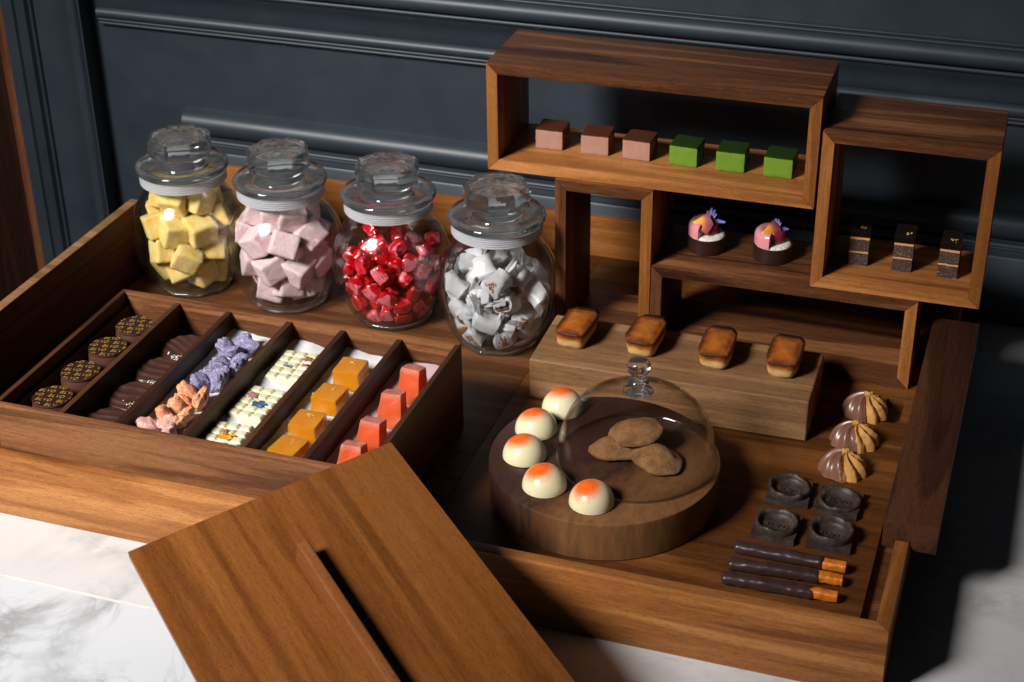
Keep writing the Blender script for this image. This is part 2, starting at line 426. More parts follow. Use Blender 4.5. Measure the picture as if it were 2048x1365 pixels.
OUT = spline([(2.95,.0),(3.2,.18),(3.75,1.2),(4.35,3.0),(4.60,4.7),(4.58,5.9),(4.40,6.9),(4.02,7.75),(3.60,8.35),(3.38,8.95),(3.33,9.7),(3.38,10.3)], 5)
def body_r(a, z):
    k = max(0.0, min(1.0, (8.2-z)/3.0)); k = k*k*(3-2*k)
    return 1+(oct_r(a, 22)/1.0-1.0)*.85*k + .012*k
def jar(x, y, rot, label):
    j = thing('candy_jar', label, 'glass jar', (x,y,1.31), (0,0,rot), 'lidded glass candy jars in a row')
    bm = lathe([(0,0)]+OUT, 96, body_r)
    inn = [(r-.26, z+(.42 if z < .5 else 0)) for r, z in OUT]; inn[0] = (inn[0][0]-.1, .42)
    lathe([(0,.42)]+inn, 96, body_r, bm)
    # join rims
    finish('glass_body', bm, THIN, j, smooth=True)
    bm = lathe([(2.9,.01),(3.12,.12),(3.2,.26),(3.0,.4),(2.5,.38),(2.4,.05)], 96, lambda a, z: 1+(oct_r(a,22)-1)*.85, close=True)
    finish('base_rim', bm, SOLID, j, smooth=True)
    g = []
    for i in range(5):
        z = 9.2+i*.18; g += [(3.50,z),(3.58,z+.05),(3.58,z+.11),(3.50,z+.16)]
    g = [(3.40,9.15)]+g+[(3.40,10.1)]
    finish('gasket', lathe([(a_, b_+.4) for a_, b_ in g], 96, close=True), GASK, j, smooth=True, angle=50)
    lid = spline([(0,10.0),(2.0,10.02),(3.35,10.1),(3.62,10.14),(3.80,10.32),(3.82,10.52),(3.70,10.72),(3.45,10.80),(3.05,10.74),(2.55,10.52),(2.2,10.42),(2.0,10.55),(1.88,10.85),(1.88,11.1),(2.02,11.32)], 3)
    lid += [(2.1,11.42),(0,11.42)]
    ld = finish('lid', lathe([(a_, b_+.4) for a_, b_ in lid], 96), SOLID, j, smooth=True, angle=60)
    # faceted knob with a pressed flower on top
    bm = bmesh.new(); seg = 64
    prof = [(0,11.425),(1.95,11.425),(2.28,11.5),(2.47,11.72),(2.47,12.48),(2.36,12.62),(2.24,12.74),(2.15,12.66),(1.9,12.62),(1.5,12.66),(1.1,12.70),(.7,12.72),(.35,12.70),(0,12.66)]
    rings = []; prof = [(a_, 11.83+(b_-11.425)*1.25) for a_, b_ in prof]
    for r_, z in prof:
        if r_ < 1e-4: rings.append([bm.verts.new((0,0,z))]); continue
        rg = []
        for i in range(seg):
            a = 2*math.pi*i/seg; q = 1+(1/max(abs(math.cos(a-.3-math.pi*k_/4)) for k_ in range(4))-1)*min(1, r_/2.1)**2
            dz = .028*math.cos(8*a) * (1 if .5 < r_ < 1.95 else 0)
            rg.append(bm.verts.new((r_*q*math.cos(a), r_*q*math.sin(a), z+dz)))
        rings.append(rg)
    for a, b in zip(rings, rings[1:]):
        for i in range(seg):
            k = (i+1) % seg
            if len(a) == 1: bm.faces.new((a[0], b[k], b[i]))
            elif len(b) == 1: bm.faces.new((a[i], a[k], b[0]))
            else: bm.faces.new((a[i], a[k], b[k], b[i]))
    kb = finish('knob', bm, SOLID, ld, smooth=True, angle=18)
    return j
JX = [(-63.0,33.05),(-54.0,32.9),(-44.55,33.0),(-34.95,31.75)]
jar(*JX[0], R(8), 'lidded glass jar of pale yellow marshmallow cubes, leftmost in the row')
jar(*JX[1], R(14), 'lidded glass jar of pink marshmallow cubes, second in the row')
jar(*JX[2], R(2), 'lidded glass jar of red wrapped sweets between pink and white jars')
jar(*JX[3], R(12), 'lidded glass jar of sweets wrapped in white paper, nearest the shelf')

def rin(z): return float(np.interp(z, [p[1] for p in OUT[::-1]][::-1], [p[0] for p in OUT]))-.36
def pack(n, r, seed, top=8.6, it=260, gap=0.0):
    rs = np.random.RandomState(seed); P = np.zeros((n,3))
    P[:,2] = np.sort(rs.uniform(.5+r, top, n)); a = rs.uniform(0, 2*np.pi, n); q = np.sqrt(rs.uniform(0,1,n))*3
    P[:,0] = q*np.cos(a); P[:,1] = q*np.sin(a)
    zs = np.linspace(0, 10, 60); rr = np.array([rin(z) for z in zs])
    for k in range(it):
        d = P[:,None]-P[None]; L = np.sqrt((d**2).sum(-1))+1e-6; np.fill_diagonal(L, 9)
        ov = np.clip(2*r-L, 0, None); P += (d/L[...,None]*ov[...,None]*.32).sum(1)
        P[:,2] -= .012
        lim = np.interp(P[:,2], zs, rr)-r*.93; q = np.hypot(P[:,0], P[:,1])+1e-9
        s = np.where(q > lim, np.maximum(lim+gap,.01)/q, 1); P[:,0] *= s; P[:,1] *= s
        P[:,2] = np.clip(P[:,2], .45+r*.9, top)
    return P
def confine(root, ji):
    """press everything that would poke through the glass flat against its inside"""
    objs = [root]+[o for o in COL.objects if o.parent == root]
    Mr = Matrix.LocRotScale(root.location, root.rotation_euler, root.scale)
    for o in objs:
        if o.type != 'MESH': continue
        Mo = np.array(Mr if o is root else Mr @ Matrix.LocRotScale(o.location, o.rotation_euler, o.scale))
        n = len(o.data.vertices); co = np.empty(n*3); o.data.vertices.foreach_get('co', co); co = co.reshape(-1,3)
        w = co @ Mo[:3,:3].T + Mo[:3,3]
        x = w[:,0]/U-JX[ji][0]; y = w[:,1]/U-JX[ji][1]; z = w[:,2]/U-1.31
        lim = np.interp(z, [p[1] for p in OUT], [p[0] for p in OUT])-.40
        th_ = np.arctan2(y, x)-JR[ji]; k = np.clip((8.2-z)/3, 0, 1); k = k*k*(3-2*k)
        oc = (sum(np.abs(np.cos(th_-np.pi*q/4))**22 for q in range(4)))**(-1/22.)
        lim = lim*np.minimum(1, 1+(oc-1)*.85*k)
        rr_ = np.hypot(x, y)+1e-9; f = np.minimum(1, lim/rr_)
        if ji < 2:
            m_ = int(np.argmax(rr_-lim)); ov = max(0.0, float(rr_[m_]-lim[m_])); lift = max(0.0, .5-float(z.min()))
            o.location = (o.location[0]-x[m_]/rr_[m_]*ov*U, o.location[1]-y[m_]/rr_[m_]*ov*U, o.location[2]+lift*U)
            continue
        zz = np.clip(z, .50, 9.3)
        if (f > .9999).all() and (zz == z).all(): continue
        w[:,0] = (x*f+JX[ji][0])*U; w[:,1] = (y*f+JX[ji][1])*U; w[:,2] = (zz+1.31)*U
        co = (w-Mo[:3,3]) @ np.linalg.inv(Mo[:3,:3]).T
        o.data = o.data.copy(); o.data.vertices.foreach_set('co', co.reshape(-1)); o.data.update()
JR = [R(8), R(14), R(2), R(12)]
# --- marshmallows
def mallow(name, c, d, pwd=.5):
    t = NT(name); v = t.coord()
    n = t.ramp(t.noise(v, 1.3, 6, .65), [(.35,0.),(.62,1.)]); g = t.noise(v, 14, 3, .7)
    pw = t.ramp(t.noise(v, 5, 4, .7), [(.42,0.),(.60,pwd)])
    t.set(Base_Color=t.mix(pw, t.mix(n, c, d), tuple(min(.95, q*.4+.55) for q in d)), Roughness=.9, Normal=t.bump(t.math('ADD', g, t.math('MULTIPLY', n, 1.2)), .55, .07))
    t.b.inputs['Subsurface Weight'].default_value = .35; t.b.inputs['Subsurface Radius'].default_value = (1,.7,.4); t.b.inputs['Subsurface Scale'].default_value = .25*U
    t.b.inputs['Specular IOR Level'].default_value = .15
    return t.m
fillers = []
def fill_cubes(ji, mat, size, n, seed, label, group, dim=(1,1,1)):
    pos = pack(n, size*.60, seed, 8.2, 300, .12)
    protos = []
    rs = random.Random(seed)
    for i, p in enumerate(pos):
        e = Euler((rs.uniform(-.5,.5), rs.uniform(-.5,.5), rs.uniform(0,6.28)))
        loc = (JX[ji][0]+p[0], JX[ji][1]+p[1], 1.31+p[2])
        if i < 4:
            bm = rounded_cube(size*dim[0], size*dim[1], size*dim[2], 8, .11, .045, .9, i+seed)
            o = finish('marshmallow', bm, mat, None, loc, e, True); protos.append(o)
        else:
            o = protos[i % 4].copy(); COL.objects.link(o); o.location = Vector(loc)*U; o.rotation_euler = e
        tag(o, label, 'marshmallow', group); fillers.append((o, ji))
fill_cubes(0, mallow('yellow_mallow', (.98,.60,.07), (.97,.72,.26), .26), 2.25, 34, 3, 'pale yellow marshmallow cube inside the leftmost glass jar', 'yellow marshmallows in the jar', (1,.95,.9))
fill_cubes(1, mallow('pink_mallow', (.88,.50,.50), (.90,.68,.68)), 2.25, 34, 5, 'powdery pink marshmallow cube inside the second glass jar', 'pink marshmallows in the jar', (1,1,.9))
# --- red wrapped sweets
RC = plain('red_candy', (.66,.035,.055), .22, .6, sss=.25, sssr=(1,.15,.15), sscale=.2, coat=.5, var=.35)
PC = plain('pink_candy', (.85,.20,.24), .25, .6, sss=.25, sssr=(1,.2,.2), sscale=.2, coat=.5, var=.15)
t = NT('red_film'); t.t.nodes.remove(t.b)
tr = t.n('ShaderNodeBsdfTransparent'); tr.inputs[0].default_value = (.95,.22,.26,1)
gl = t.n('ShaderNodeBsdfGlossy'); gl.inputs['Roughness'].default_value = .12; gl.inputs['Color'].default_value = (.9,.55,.55,1)
ms = t.n('ShaderNodeMixShader'); ms.inputs[0].default_value = .16
t.l(tr.outputs[0], ms.inputs[1]); t.l(gl.outputs[0], ms.inputs[2]); t.l(ms.outputs[0], t.out.inputs[0]); FILM = t.m
def crumple(bm, amp, sc, seed):
    off = Vector((seed*5.3, seed*2.1, 0))
    for v in bm.verts: v.co += Vector((noise.noise(v.co*sc+off), noise.noise(v.co*sc+off+Vector((9,0,0))), noise.noise(v.co*sc+off+Vector((0,9,0)))))*amp
    return bm
def twist_wrap(L, w, h, fan, seed, nseg=22, na=16):
    """tube wrapper: bag in the middle, pinched, flared fans at both ends"""
    bm = bmesh.new(); rings = []
    T = L/2
    for i in range(nseg+1):
        u = -1+2*i/nseg; x = u*(T+fan); ax = abs(x)
        if ax < T*.78: k = 1.0
        elif ax < T: k = 1-.85*(ax-T*.78)/(T*.22)
        else: k = .15+.85*((ax-T)/fan)**.8
        ring = []
        for q in range(na):
            a = 2*math.pi*q/na
            e = (abs(math.cos(a))**3+abs(math.sin(a))**3)**(-1/3)
            flat = 1 if ax < T else 1-.75*(ax-T)/fan
            pl = 1+(.28*math.sin(5*a+seed) if ax > T*.8 else 0)
            ring.append(bm.verts.new((x, w/2*k*e*math.cos(a)*pl, h/2*k*e*math.sin(a)*pl*flat)))
        rings.append(ring)
    for A, B in zip(rings, rings[1:]):
        for q in range(na): bm.faces.new((A[q], A[(q+1)%na], B[(q+1)%na], B[q]))
    return crumple(crumple(bm, .13*w, 1.3/w, seed), .045*w, 3.6/w, seed+3)
rs = random.Random(11); protos = []
pos = pack(104, .72, 9, 8.5, 200, .3)
for i, p in enumerate(pos):
    loc = (JX[2][0]+p[0], JX[2][1]+p[1], 1.31+p[2]); e = Euler((rs.uniform(0,6), rs.uniform(-.8,.8), rs.uniform(0,6)))
    if i < 6:
        k = thing('wrapped_sweet', 'small red sweet in clear red film inside the third jar', 'sweet', loc, e, 'red sweets in the jar')
        bm = rounded_cube(1.4, 1.15, .95, 6, .20, .12, 1.1, i)
        for v in bm.verts:      # cut-rock profile: waist turned like a pillow
            v.co.y *= 1-.25*(v.co.x/.7)**2
        finish('candy', bm, PC if i % 2 else RC, k, smooth=True)
        finish('wrapper', twist_wrap(1.55, 1.3, 1.1, .45, i, 18, 14), FILM, k, smooth=True)
        protos.append(k); fillers.append((k, 2))
    else: fillers.append((dup(protos[i % 6], loc, e), 2))
# --- caramels in white paper
t = NT('wax_paper'); t.t.nodes.remove(t.b)
df = t.n('ShaderNodeBsdfDiffuse'); df.inputs[0].default_value = (.95,.955,.97,1)
tl = t.n('ShaderNodeBsdfTranslucent'); tl.inputs[0].default_value = (.95,.955,.97,1)
tp = t.n('ShaderNodeBsdfTransparent'); gl = t.n('ShaderNodeBsdfGlossy'); gl.inputs['Roughness'].default_value = .3
m1 = t.n('ShaderNodeMixShader'); m1.inputs[0].default_value = .4; t.l(df.outputs[0], m1.inputs[1]); t.l(tl.outputs[0], m1.inputs[2])
m2 = t.n('ShaderNodeMixShader'); t.l(t.ramp(t.noise(t.coord(), .35, 2, .5), [(.48,.0),(.68,.45)]), m2.inputs[0]); t.l(m1.outputs[0], m2.inputs[1]); t.l(tp.outputs[0], m2.inputs[2])
m3 = t.n('ShaderNodeMixShader'); m3.inputs[0].default_value = .03; t.l(m2.outputs[0], m3.inputs[1]); t.l(gl.outputs[0], m3.inputs[2]); t.l(m3.outputs[0], t.out.inputs[0]); PAPER = t.m
CARA = plain('caramel', (.25,.10,.045), .4, .4, bump=(2,.3,.1), var=.25)
rs = random.Random(4); protos = []
pos = pack(31, 1.12, 21, 8.4, 240, .35)
for i, p in enumerate(pos):
    loc = (JX[3][0]+p[0]*.97, JX[3][1]+p[1]*.97, 1.31+p[2]); e = Euler((rs.uniform(0,6), rs.uniform(-.7,.7), rs.uniform(0,6)))
    if i < 5:
        k = thing('wrapped_caramel', 'caramel twisted in white waxed paper inside the fourth jar', 'caramel', loc, e, 'paper wrapped caramels in the jar')
        finish('caramel', rounded_cube(2.0, 1.15, .95, 4, .15, .05, 1, i), CARA, k, smooth=True)
        finish('paper_wrapper', twist_wrap(2.3, 1.6, 1.35, 1.05, i+2, 30, 22), PAPER, k, smooth=True, angle=35)
        protos.append(k); fillers.append((k, 3))
    else: fillers.append((dup(protos[i % 5], loc, e), 3))
for o_, j_ in fillers: confine(o_, j_)
# name the ones that can be seen through the front of the glass by their row and place
ORD = ['leftmost', 'second from left', 'third from left', 'fourth from left', 'fifth from left', 'sixth from left', 'seventh from left', 'eighth from left']
ROWS = ['bottom row', 'second row up', 'third row up', 'fourth row up', 'top row']
for ji, what in ((0, 'pale yellow marshmallow in the first jar'), (1, 'powdery pink marshmallow in the second jar'), (3, 'white paper caramel in the fourth jar')):
    front = []
    for o_, j_ in fillers:
        if j_ != ji: continue
        x, y, z = (o_.location[0]/U-JX[ji][0], o_.location[1]/U-JX[ji][1], o_.location[2]/U)
        fr = x*.33-y*.94
        if fr > .9: front.append((z-.25*fr, x*.94+y*.33, o_))
        else: o_['label'] = what+', buried behind the front ones'
    front.sort(key=lambda q: q[0]); nrow = 5; per = math.ceil(len(front)/nrow)
    for k_ in range(nrow):
        for q_, (_, _, o_) in enumerate(sorted(front[k_*per:(k_+1)*per], key=lambda q: q[1])):
            o_['label'] = '%s, %s, %s' % (what, ORD[min(q_, 7)], ROWS[k_])

# ------------------------------------------------------------------ compartment box
BX0, BX1, BY0, BY1, BZ = -60.42, -33.0, 1.14, 18.33, 8.4
bxx = thing('compartment_box', 'walnut box divided into six narrow troughs of sweets', 'box', (0,0,0))
w_ = .38
def bxw(name, ring, pal, ax, z0=1.31):
    bm = hexa([(x,y,z0) for x,y in ring]+[(x,y,BZ) for x,y in ring]); bevel(bm, .04)
    finish(name, bm, wd(pal, ax), bxx, smooth=True, angle=40)
bxw('front_panel', [(BX0,BY0),(BX1,BY0),(BX1-w_,BY0+w_),(BX0+w_,BY0+w_)], 'walnut', 'X')
bxw('back_panel', [(BX0+w_,BY1-w_),(BX1-w_,BY1-w_),(BX1,BY1),(BX0,BY1)], 'walnut', 'X')
bxw('side_panel', [(BX1-w_,BY0+w_),(BX1,BY0),(BX1,BY1),(BX1-w_,BY1-w_)], 'deep', 'Y')
bxw('side_panel', [(BX0,BY0),(BX0+w_,BY0+w_),(BX0+w_,BY1-w_),(BX0,BY1)], 'deep', 'Y')
box('ledge_strip', BX0+w_, BX0+w_+.35, BY0+w_, BY1-w_, 5.2, 7.4, wd('deep','Y'), bxx, bev=.03)
FZ = 5.7
box('trough_floor', BX0+w_, BX1-w_, BY0+w_, BY1-w_, FZ-.4, FZ, wd('deep', 'Y'), bxx, bev=0)
DV = [-55.6, -51.3, -46.35, -42.05, -37.6]
for x in DV:
    box('divider', x-.21, x+.21, BY0+w_+.01, BY1-w_-.01, FZ, 8.15, wd('deep', 'Y', spec=.3), bxx, bev=.03)
# sugar beds (white, the last one pink)
def sugar_mat(name, c):
    t = NT(name); v = t.coord()
    g = t.noise(v, 22, 2, .7); t.set(Base_Color=c, Roughness=.7, Normal=t.bump(g, .8, .05))
    t.b.inputs['Specular IOR Level'].default_value = .3
    return t.m
SUG = sugar_mat('white_sugar', (.80,.80,.81)); SUGP = sugar_mat('pink_sugar', (.62,.44,.45))
edges = [BX0+w_]+DV+[BX1-w_]
def bed(k, mat, seed, h=.68):
    x0, x1 = edges[k]+.225, edges[k+1]-.225; y0, y1 = BY0+w_+.02, BY1-w_-.02
    nx, ny = 22, 80; bm = bmesh.new(); g = []
    for i in range(nx+1):
        col = []
        for j in range(ny+1):
            x = x0+(x1-x0)*i/nx; y = y0+(y1-y0)*j/ny
            z = FZ+h+(.38*(1-i/nx)**1.5 if k < 5 else .1)+.22*noise.noise(Vector((x*.5+seed, y*.45, seed)))+.05*noise.noise(Vector((x*4, y*4, seed)))
            col.append(bm.verts.new((x, y, z)))
        g.append(col)
    for i in range(nx):
        for j in range(ny): bm.faces.new((g[i][j], g[i+1][j], g[i+1][j+1], g[i][j+1]))
    tag(finish('sugar_bed', bm, mat, None, smooth=True), ['', '', 'white sugar under the candied flowers', 'white sugar under the white chocolate bars', 'white sugar under the amber jelly cubes', 'pinkish sugar under the tall red jellies'][k], 'sugar', kind='stuff')
for k in (2,3,4): bed(k, SUG, k)
bed(5, SUGP, 5)
# trough 1: printed bonbons
CHO = plain('dark_chocolate', (.028,.010,.007), .34, .45, var=.2, coat=.15)
CHM = plain('milk_shell', (.075,.030,.020), .38, .45, var=.15)
CHR = plain('rippled_dark_chocolate', (.050,.020,.013), .40, .4, var=.15)
GOLDP = plain('gold_print', (.62,.36,.06), .45, .5)
GLEAF = plain('gold_leaf', (.98,.66,.13), .38, .6, metallic=.35)
def disc(loc, seed, label):
    k = thing('printed_bonbon', label, 'chocolate', loc, (0,0,0), 'printed round chocolates in the first trough')
    finish('chocolate_shell', lathe([(0,0),(1.30,0),(1.42,.12),(1.46,.6),(1.42,1.05),(1.34,1.28),(1.38,1.36),(1.40,1.42),(1.38,1.50),(0,1.50)], 64), CHM, k, smooth=True, angle=35)
    finish('printed_top', lathe([(0,1.505),(1.36,1.505),(1.36,1.52),(0,1.52)], 64), CHO, k)
    bm = bmesh.new(); rr = random.Random(seed)
    ph = rr.uniform(0, 1)
    for row in range(-4, 5):
        tb = text_bm('BLVD  BLVD  BLVD  BLVD', .46, .004, .28, 1.15, off=-.009)
        bmesh.ops.transform(tb, matrix=Matrix.Translation(((row*.62+ph) % 1.5-.75, row*.57, 1.53)), verts=tb.verts)
        me = bpy.data.meshes.new('t'); tb.to_mesh(me); tb.free(); bm.from_mesh(me); bpy.data.meshes.remove(me)
    bmesh.ops.rotate(bm, cent=(0,0,0), matrix=Matrix.Rotation(R(6+rr.uniform(-3,3)), 3, 'Z'), verts=bm.verts)
    for i in range(20):
        a = 2*math.pi*i/20; n = Vector((math.cos(a), math.sin(a), 0))
        bmesh.ops.bisect_plane(bm, geom=bm.verts[:]+bm.edges[:]+bm.faces[:], plane_co=n*1.34, plane_no=n, clear_outer=True)
    finish('gold_lettering', bm, GOLDP, k)
for i, (x, y) in enumerate(((-57.6,14.9),(-57.85,11.5),(-57.9,7.9),(-57.9,4.3))):
    disc((x, y, FZ+.35), i, ['round chocolate printed with gold letters, farthest back of four', 'round gold-lettered chocolate, second from the back of its trough', 'round gold-lettered chocolate, second from the front of its trough', 'round gold-lettered chocolate, nearest the front of its trough'][i])
# trough 2: rippled dark chocolates with pale flakes
FLK = plain('coconut_flake', (.75,.72,.66), .6)
def ripple(loc, rot, seed, label):
    k = thing('rippled_chocolate', label, 'chocolate', loc, (0,0,rot), 'rippled dark chocolates in the second trough')
    bm = bmesh.new(); n = 34; g = []
    for i in range(n+1):
        row = []
        for j in range(n+1):
            u, v = -1+2*i/n, -1+2*j/n
            # square to disc
            x = u*math.sqrt(1-v*v/2)*1.9; y = v*math.sqrt(1-u*u/2)*1.72
            r = math.hypot(x/1.9, y/1.72)
            ph_ = 6.2*(x*.35+y)+3*noise.noise(Vector((x*.5,y*.5,seed))); z = (.72+.20*y)*(1-max(0, r)**14)+(.055*(1-abs(math.sin(ph_*.8)))*2)*(1-r**8)+.12*noise.noise(Vector((x*.8,y*.8,seed)))
            row.append(bm.verts.new((x, y, max(z, 0))))
        g.append(row)
    for i in range(n):
        for j in range(n): bm.faces.new((g[i][j], g[i+1][j], g[i+1][j+1], g[i][j+1]))
    finish('chocolate', bm, CHR, k, smooth=True)
    rr = random.Random(seed); bm = bmesh.new()
    for _ in range(34):
        c = Vector((rr.gauss(.3,.5), rr.gauss(-1.4,.22), rr.uniform(.35,.95))); l = rr.uniform(.08,.26)
        m = Matrix.Translation(c) @ Euler((rr.uniform(-1,1), rr.uniform(-1,1), rr.uniform(0,6))).to_matrix().to_4x4() @ Matrix.Diagonal((l, .07, .03, 1))
        bmesh.ops.create_cube(bm, size=1, matrix=m)
    finish('pale_flakes', bm, FLK, k)
for i, (x, y) in enumerate(((-53.25,14.4),(-53.4,10.9),(-53.4,7.3),(-53.4,3.8))):
    ripple((x, y, FZ+.25), .2*i, i, ['rippled dark chocolate at the back of the second trough', 'rippled dark chocolate, second from the back of the second trough', 'rippled dark chocolate, second from the front with pale flakes beside it', 'rippled dark chocolate at the front of the second trough'][i])
# trough 3: candied flowers
def candied(name, c1, c2):
    t = NT(name); v = t.coord()
    n = t.ramp(t.noise(v, 2.2, 4, .6), [(.35,0.),(.65,1.)])
    g = t.ramp(t.noise(v, 15, 2, .8), [(.50,0.),(.60,1.)])
    col = t.mix(t.math('MULTIPLY', g, .80), t.mix(n, c1, c2), (.82,.80,.82))
    t.set(Base_Color=col, Roughness=.45, Normal=t.bump(t.noise(v, 17, 2, .8), 1.0, .09)); t.b.inputs['Specular IOR Level'].default_value = .6
    return t.m
PUR = candied('violet_petals', (.09,.062,.23), (.22,.17,.40)); ORA = candied('orange_petals', (.90,.13,.003), (.95,.36,.02)); PEA = candied('pink_petals', (.75,.22,.14), (.85,.40,.28))
def flower(loc, rot, mat, seed, sc, label):
    rr = random.Random(seed); bm = bmesh.new()
    for i in range(4):
        b2 = bmesh.new(); bmesh.ops.create_icosphere(b2, subdivisions=4, radius=1)
        s = Matrix.Diagonal((.78*sc, .60*sc, .36*sc, 1))
        a = i*1.6+rr.uniform(-.5,.5)
        m = Euler((rr.uniform(-.5,.5), -.5-rr.uniform(0,.7), 0)).to_matrix().to_4x4()
        m = Matrix.Rotation(a, 4, 'Z') @ Matrix.Translation((.5*sc, 0, .45*sc+.1*i)) @ m @ s
        displace(b2, .30, 1.2, seed+i); displace(b2, .055, 3.6, seed+i); displace(b2, .035, 9, seed+i)
        bmesh.ops.transform(b2, matrix=m, verts=b2.verts)
        me = bpy.data.meshes.new('t'); b2.to_mesh(me); b2.free(); bm.from_mesh(me); bpy.data.meshes.remove(me)
    o = finish('candied_flower', bm, mat, None, loc, (0,0,rot), True)
    tag(o, label, 'candied flower', 'sugar coated flowers in the third trough')
for i, (x, y, m, lb) in enumerate(((-49.3,14.9,PUR,'sugared violet flower at the back of the trough'), (-48.55,12.5,PUR,'sugared violet flower in the middle of three violet ones'), (-48.9,10.2,PUR,'sugared violet flower nearest the orange flowers'),
        (-48.95,7.7,ORA,'sugared orange flower next to the violet ones'), (-49.0,5.4,ORA,'brightest sugared orange flower, between a peach and a paler orange one'), (-49.2,3.3,PEA,'sugared peach pink flower at the front of the trough'))):
    flower((x, y, FZ+.55), i*1.3, m, i+2, 1.25, lb)
# trough 4: white chocolate tablets
WCH = plain('white_chocolate', (.72,.68,.43), .32, .45, sss=.3, sssr=(1,.9,.5), sscale=.2, var=.05)
def tablet(loc, rot, petals, label):
    k = thing('white_chocolate_bar', label, 'chocolate bar', loc, (0,0,rot), 'white chocolate tablets in the fourth trough')
    nx, ny = 3, 5; bm = bmesh.new(); a, b = 2.7, 3.9
    N = 10
    g = []
    for i in range(nx*N+1):
        row = []
        for j in range(ny*N+1):
            u, v = i/N, j/N
            fu, fv = abs((u % 1)-.5)*2, abs((v % 1)-.5)*2
            if i == nx*N: fu = 1
            if j == ny*N: fv = 1
            e = max(fu, fv); z = .82+.26*(1-min(1, max(0, (e-.62)/.38))**2)
            row.append(bm.verts.new((-a/2+a*i/(nx*N), -b/2+b*j/(ny*N), z)))
        g.append(row)
    for i in range(nx*N):
        for j in range(ny*N): bm.faces.new((g[i][j], g[i+1][j], g[i+1][j+1], g[i][j+1]))
    finish('chocolate_grid', bm, WCH, k, smooth=True)
    bm = bx(-a/2-.06, a/2+.06, -b/2-.06, b/2+.06, 0, .83); bevel(bm, .08, 2)
    finish('chocolate_slab', bm, WCH, k, smooth=True, angle=40)
    for q, (x, y, r, c) in enumerate(petals):
        bm = bmesh.new(); rr = random.Random(q*7+int(x*10))
        c0 = bm.verts.new((0,0,.08)); vs = []
        for i in range(18):
            an = 2*math.pi*i/18; ra = r*(.55+.45*abs(math.sin(2.5*an+q)))*rr.uniform(.75,1.15)
            vs.append(bm.verts.new((ra*math.cos(an), ra*.7*math.sin(an), rr.uniform(-.01,.09))))
        for i in range(18): bm.faces.new((c0, vs[i], vs[(i+1)%18]))
        for v in bm.verts: v.co += Vector((x, y, 1.10))
        finish('dried_petal', bm, plain('petal_%s_%d' % (c[0], q), c[1], .5, var=.5, bump=(6,.6,.1)), k, smooth=False)
oc = ('orange', (.85,.30,.02)); bc = ('blue', (.05,.11,.22)); pc = ('plum', (.30,.13,.14)); vc = ('violet', (.16,.16,.34)); rc = ('rust', (.35,.12,.06))
tablet((-44.35,14.0,FZ+.3), R(2), [(.8,.9,.55,rc),(1.0,.1,.35,pc),(-.15,-.35,.38,vc)], 'white chocolate bar with rust and violet petals, at the back')
tablet((-44.5,8.7,FZ+.3), R(-3), [(-.65,.55,.55,pc),(.35,-.35,.68,bc)], 'white chocolate bar with a blue petal, middle of three')
tablet((-44.55,3.9,FZ+.3), R(4), [(.1,.1,.75,oc),(-.2,.7,.3,rc)], 'white chocolate bar with a bright orange petal, at the front')
# trough 5: amber jellies
def jelly_mat(name, c, dens, frost=.0, topz=None):
    t = NT(name); v = t.coord(rnd=False)
    gr = t.ramp(t.noise(t.coord(), 18, 2, .8), [(.56,0.),(.64,1.)])
    s = t.sep(v)
    if topz:
        k = t.math('MULTIPLY_ADD', t.math('ABSOLUTE', t.math('SUBTRACT', s[2], topz[0])), 1/topz[1], True, 0)
        k = t.math('SUBTRACT', 1.0, k, True)
        k = t.math('MULTIPLY_ADD', k, .85, True, frost)
    else: k = frost
    fac = t.math('MULTIPLY', gr, k)
    if topz: fac = t.math('ADD', fac, t.math('MULTIPLY', k, .25), True)
    t.set(Base_Color=t.mix(fac, c, (.88,.80,.76)), Roughness=.16, Normal=t.bump(t.noise(t.coord(), 14, 2, .8), .35 if topz else .15, .06))
    t.b.inputs['Subsurface Weight'].default_value = 1.0; t.b.inputs['Subsurface Radius'].default_value = dens; t.b.inputs['Subsurface Scale'].default_value = .6*U
    t.b.inputs['Coat Weight'].default_value = .3; t.b.inputs['Transmission Weight'].default_value = .45; t.b.inputs['IOR'].default_value = 1.38
    return t.m
AMB = jelly_mat('amber_jelly', (.88,.33,.008), (1,.40,.03), .06)
REDJ = jelly_mat('red_jelly', (.92,.14,.025), (1,.25,.06), .10, (2.65, .42))
def leafbits(k, spots, seed, s=.16, name='gold_leaf'):
    bm = bmesh.new(); rr = random.Random(seed)
    for (x, y, z) in spots:
        for _ in range(7):
            c = Vector((x+rr.gauss(0,s*.8), y+rr.gauss(0,s*.8), z+rr.uniform(0,.08))); q = [c+Vector((rr.uniform(-s,s), rr.uniform(-s,s), rr.uniform(-.05,.07))) for _ in range(3)]
            bm.faces.new([bm.verts.new(p) for p in q])
    finish(name, bm, GLEAF, k)
for i, (x, y) in enumerate(((-39.75,14.0),(-39.7,10.3),(-39.7,6.7),(-39.55,3.4))):
    k = thing('amber_jelly', ['amber jelly cube topped with gold leaf, farthest back', 'amber jelly cube with gold leaf, second from the back', 'amber jelly cube with gold leaf, third from the back', 'amber jelly cube with gold leaf, nearest the front'][i], 'jelly', (x, y, FZ+.25), (0,0,R((2,-3,1,-6)[i])), 'amber jellies in the fifth trough')
    bm = rounded_cube(1.95, 2.1, 1.85, 6, .09, .04, .9, i)
    for v in bm.verts:
        v.co.z += .95
        if v.co.z < .9: v.co.x *= 1.05; v.co.y *= 1.05
    finish('jelly', bm, AMB, k, smooth=True, angle=40)
    leafbits(k, [(.1,.3,1.9)]+([(-.75,-.5,1.75)] if i else []), i, .17)
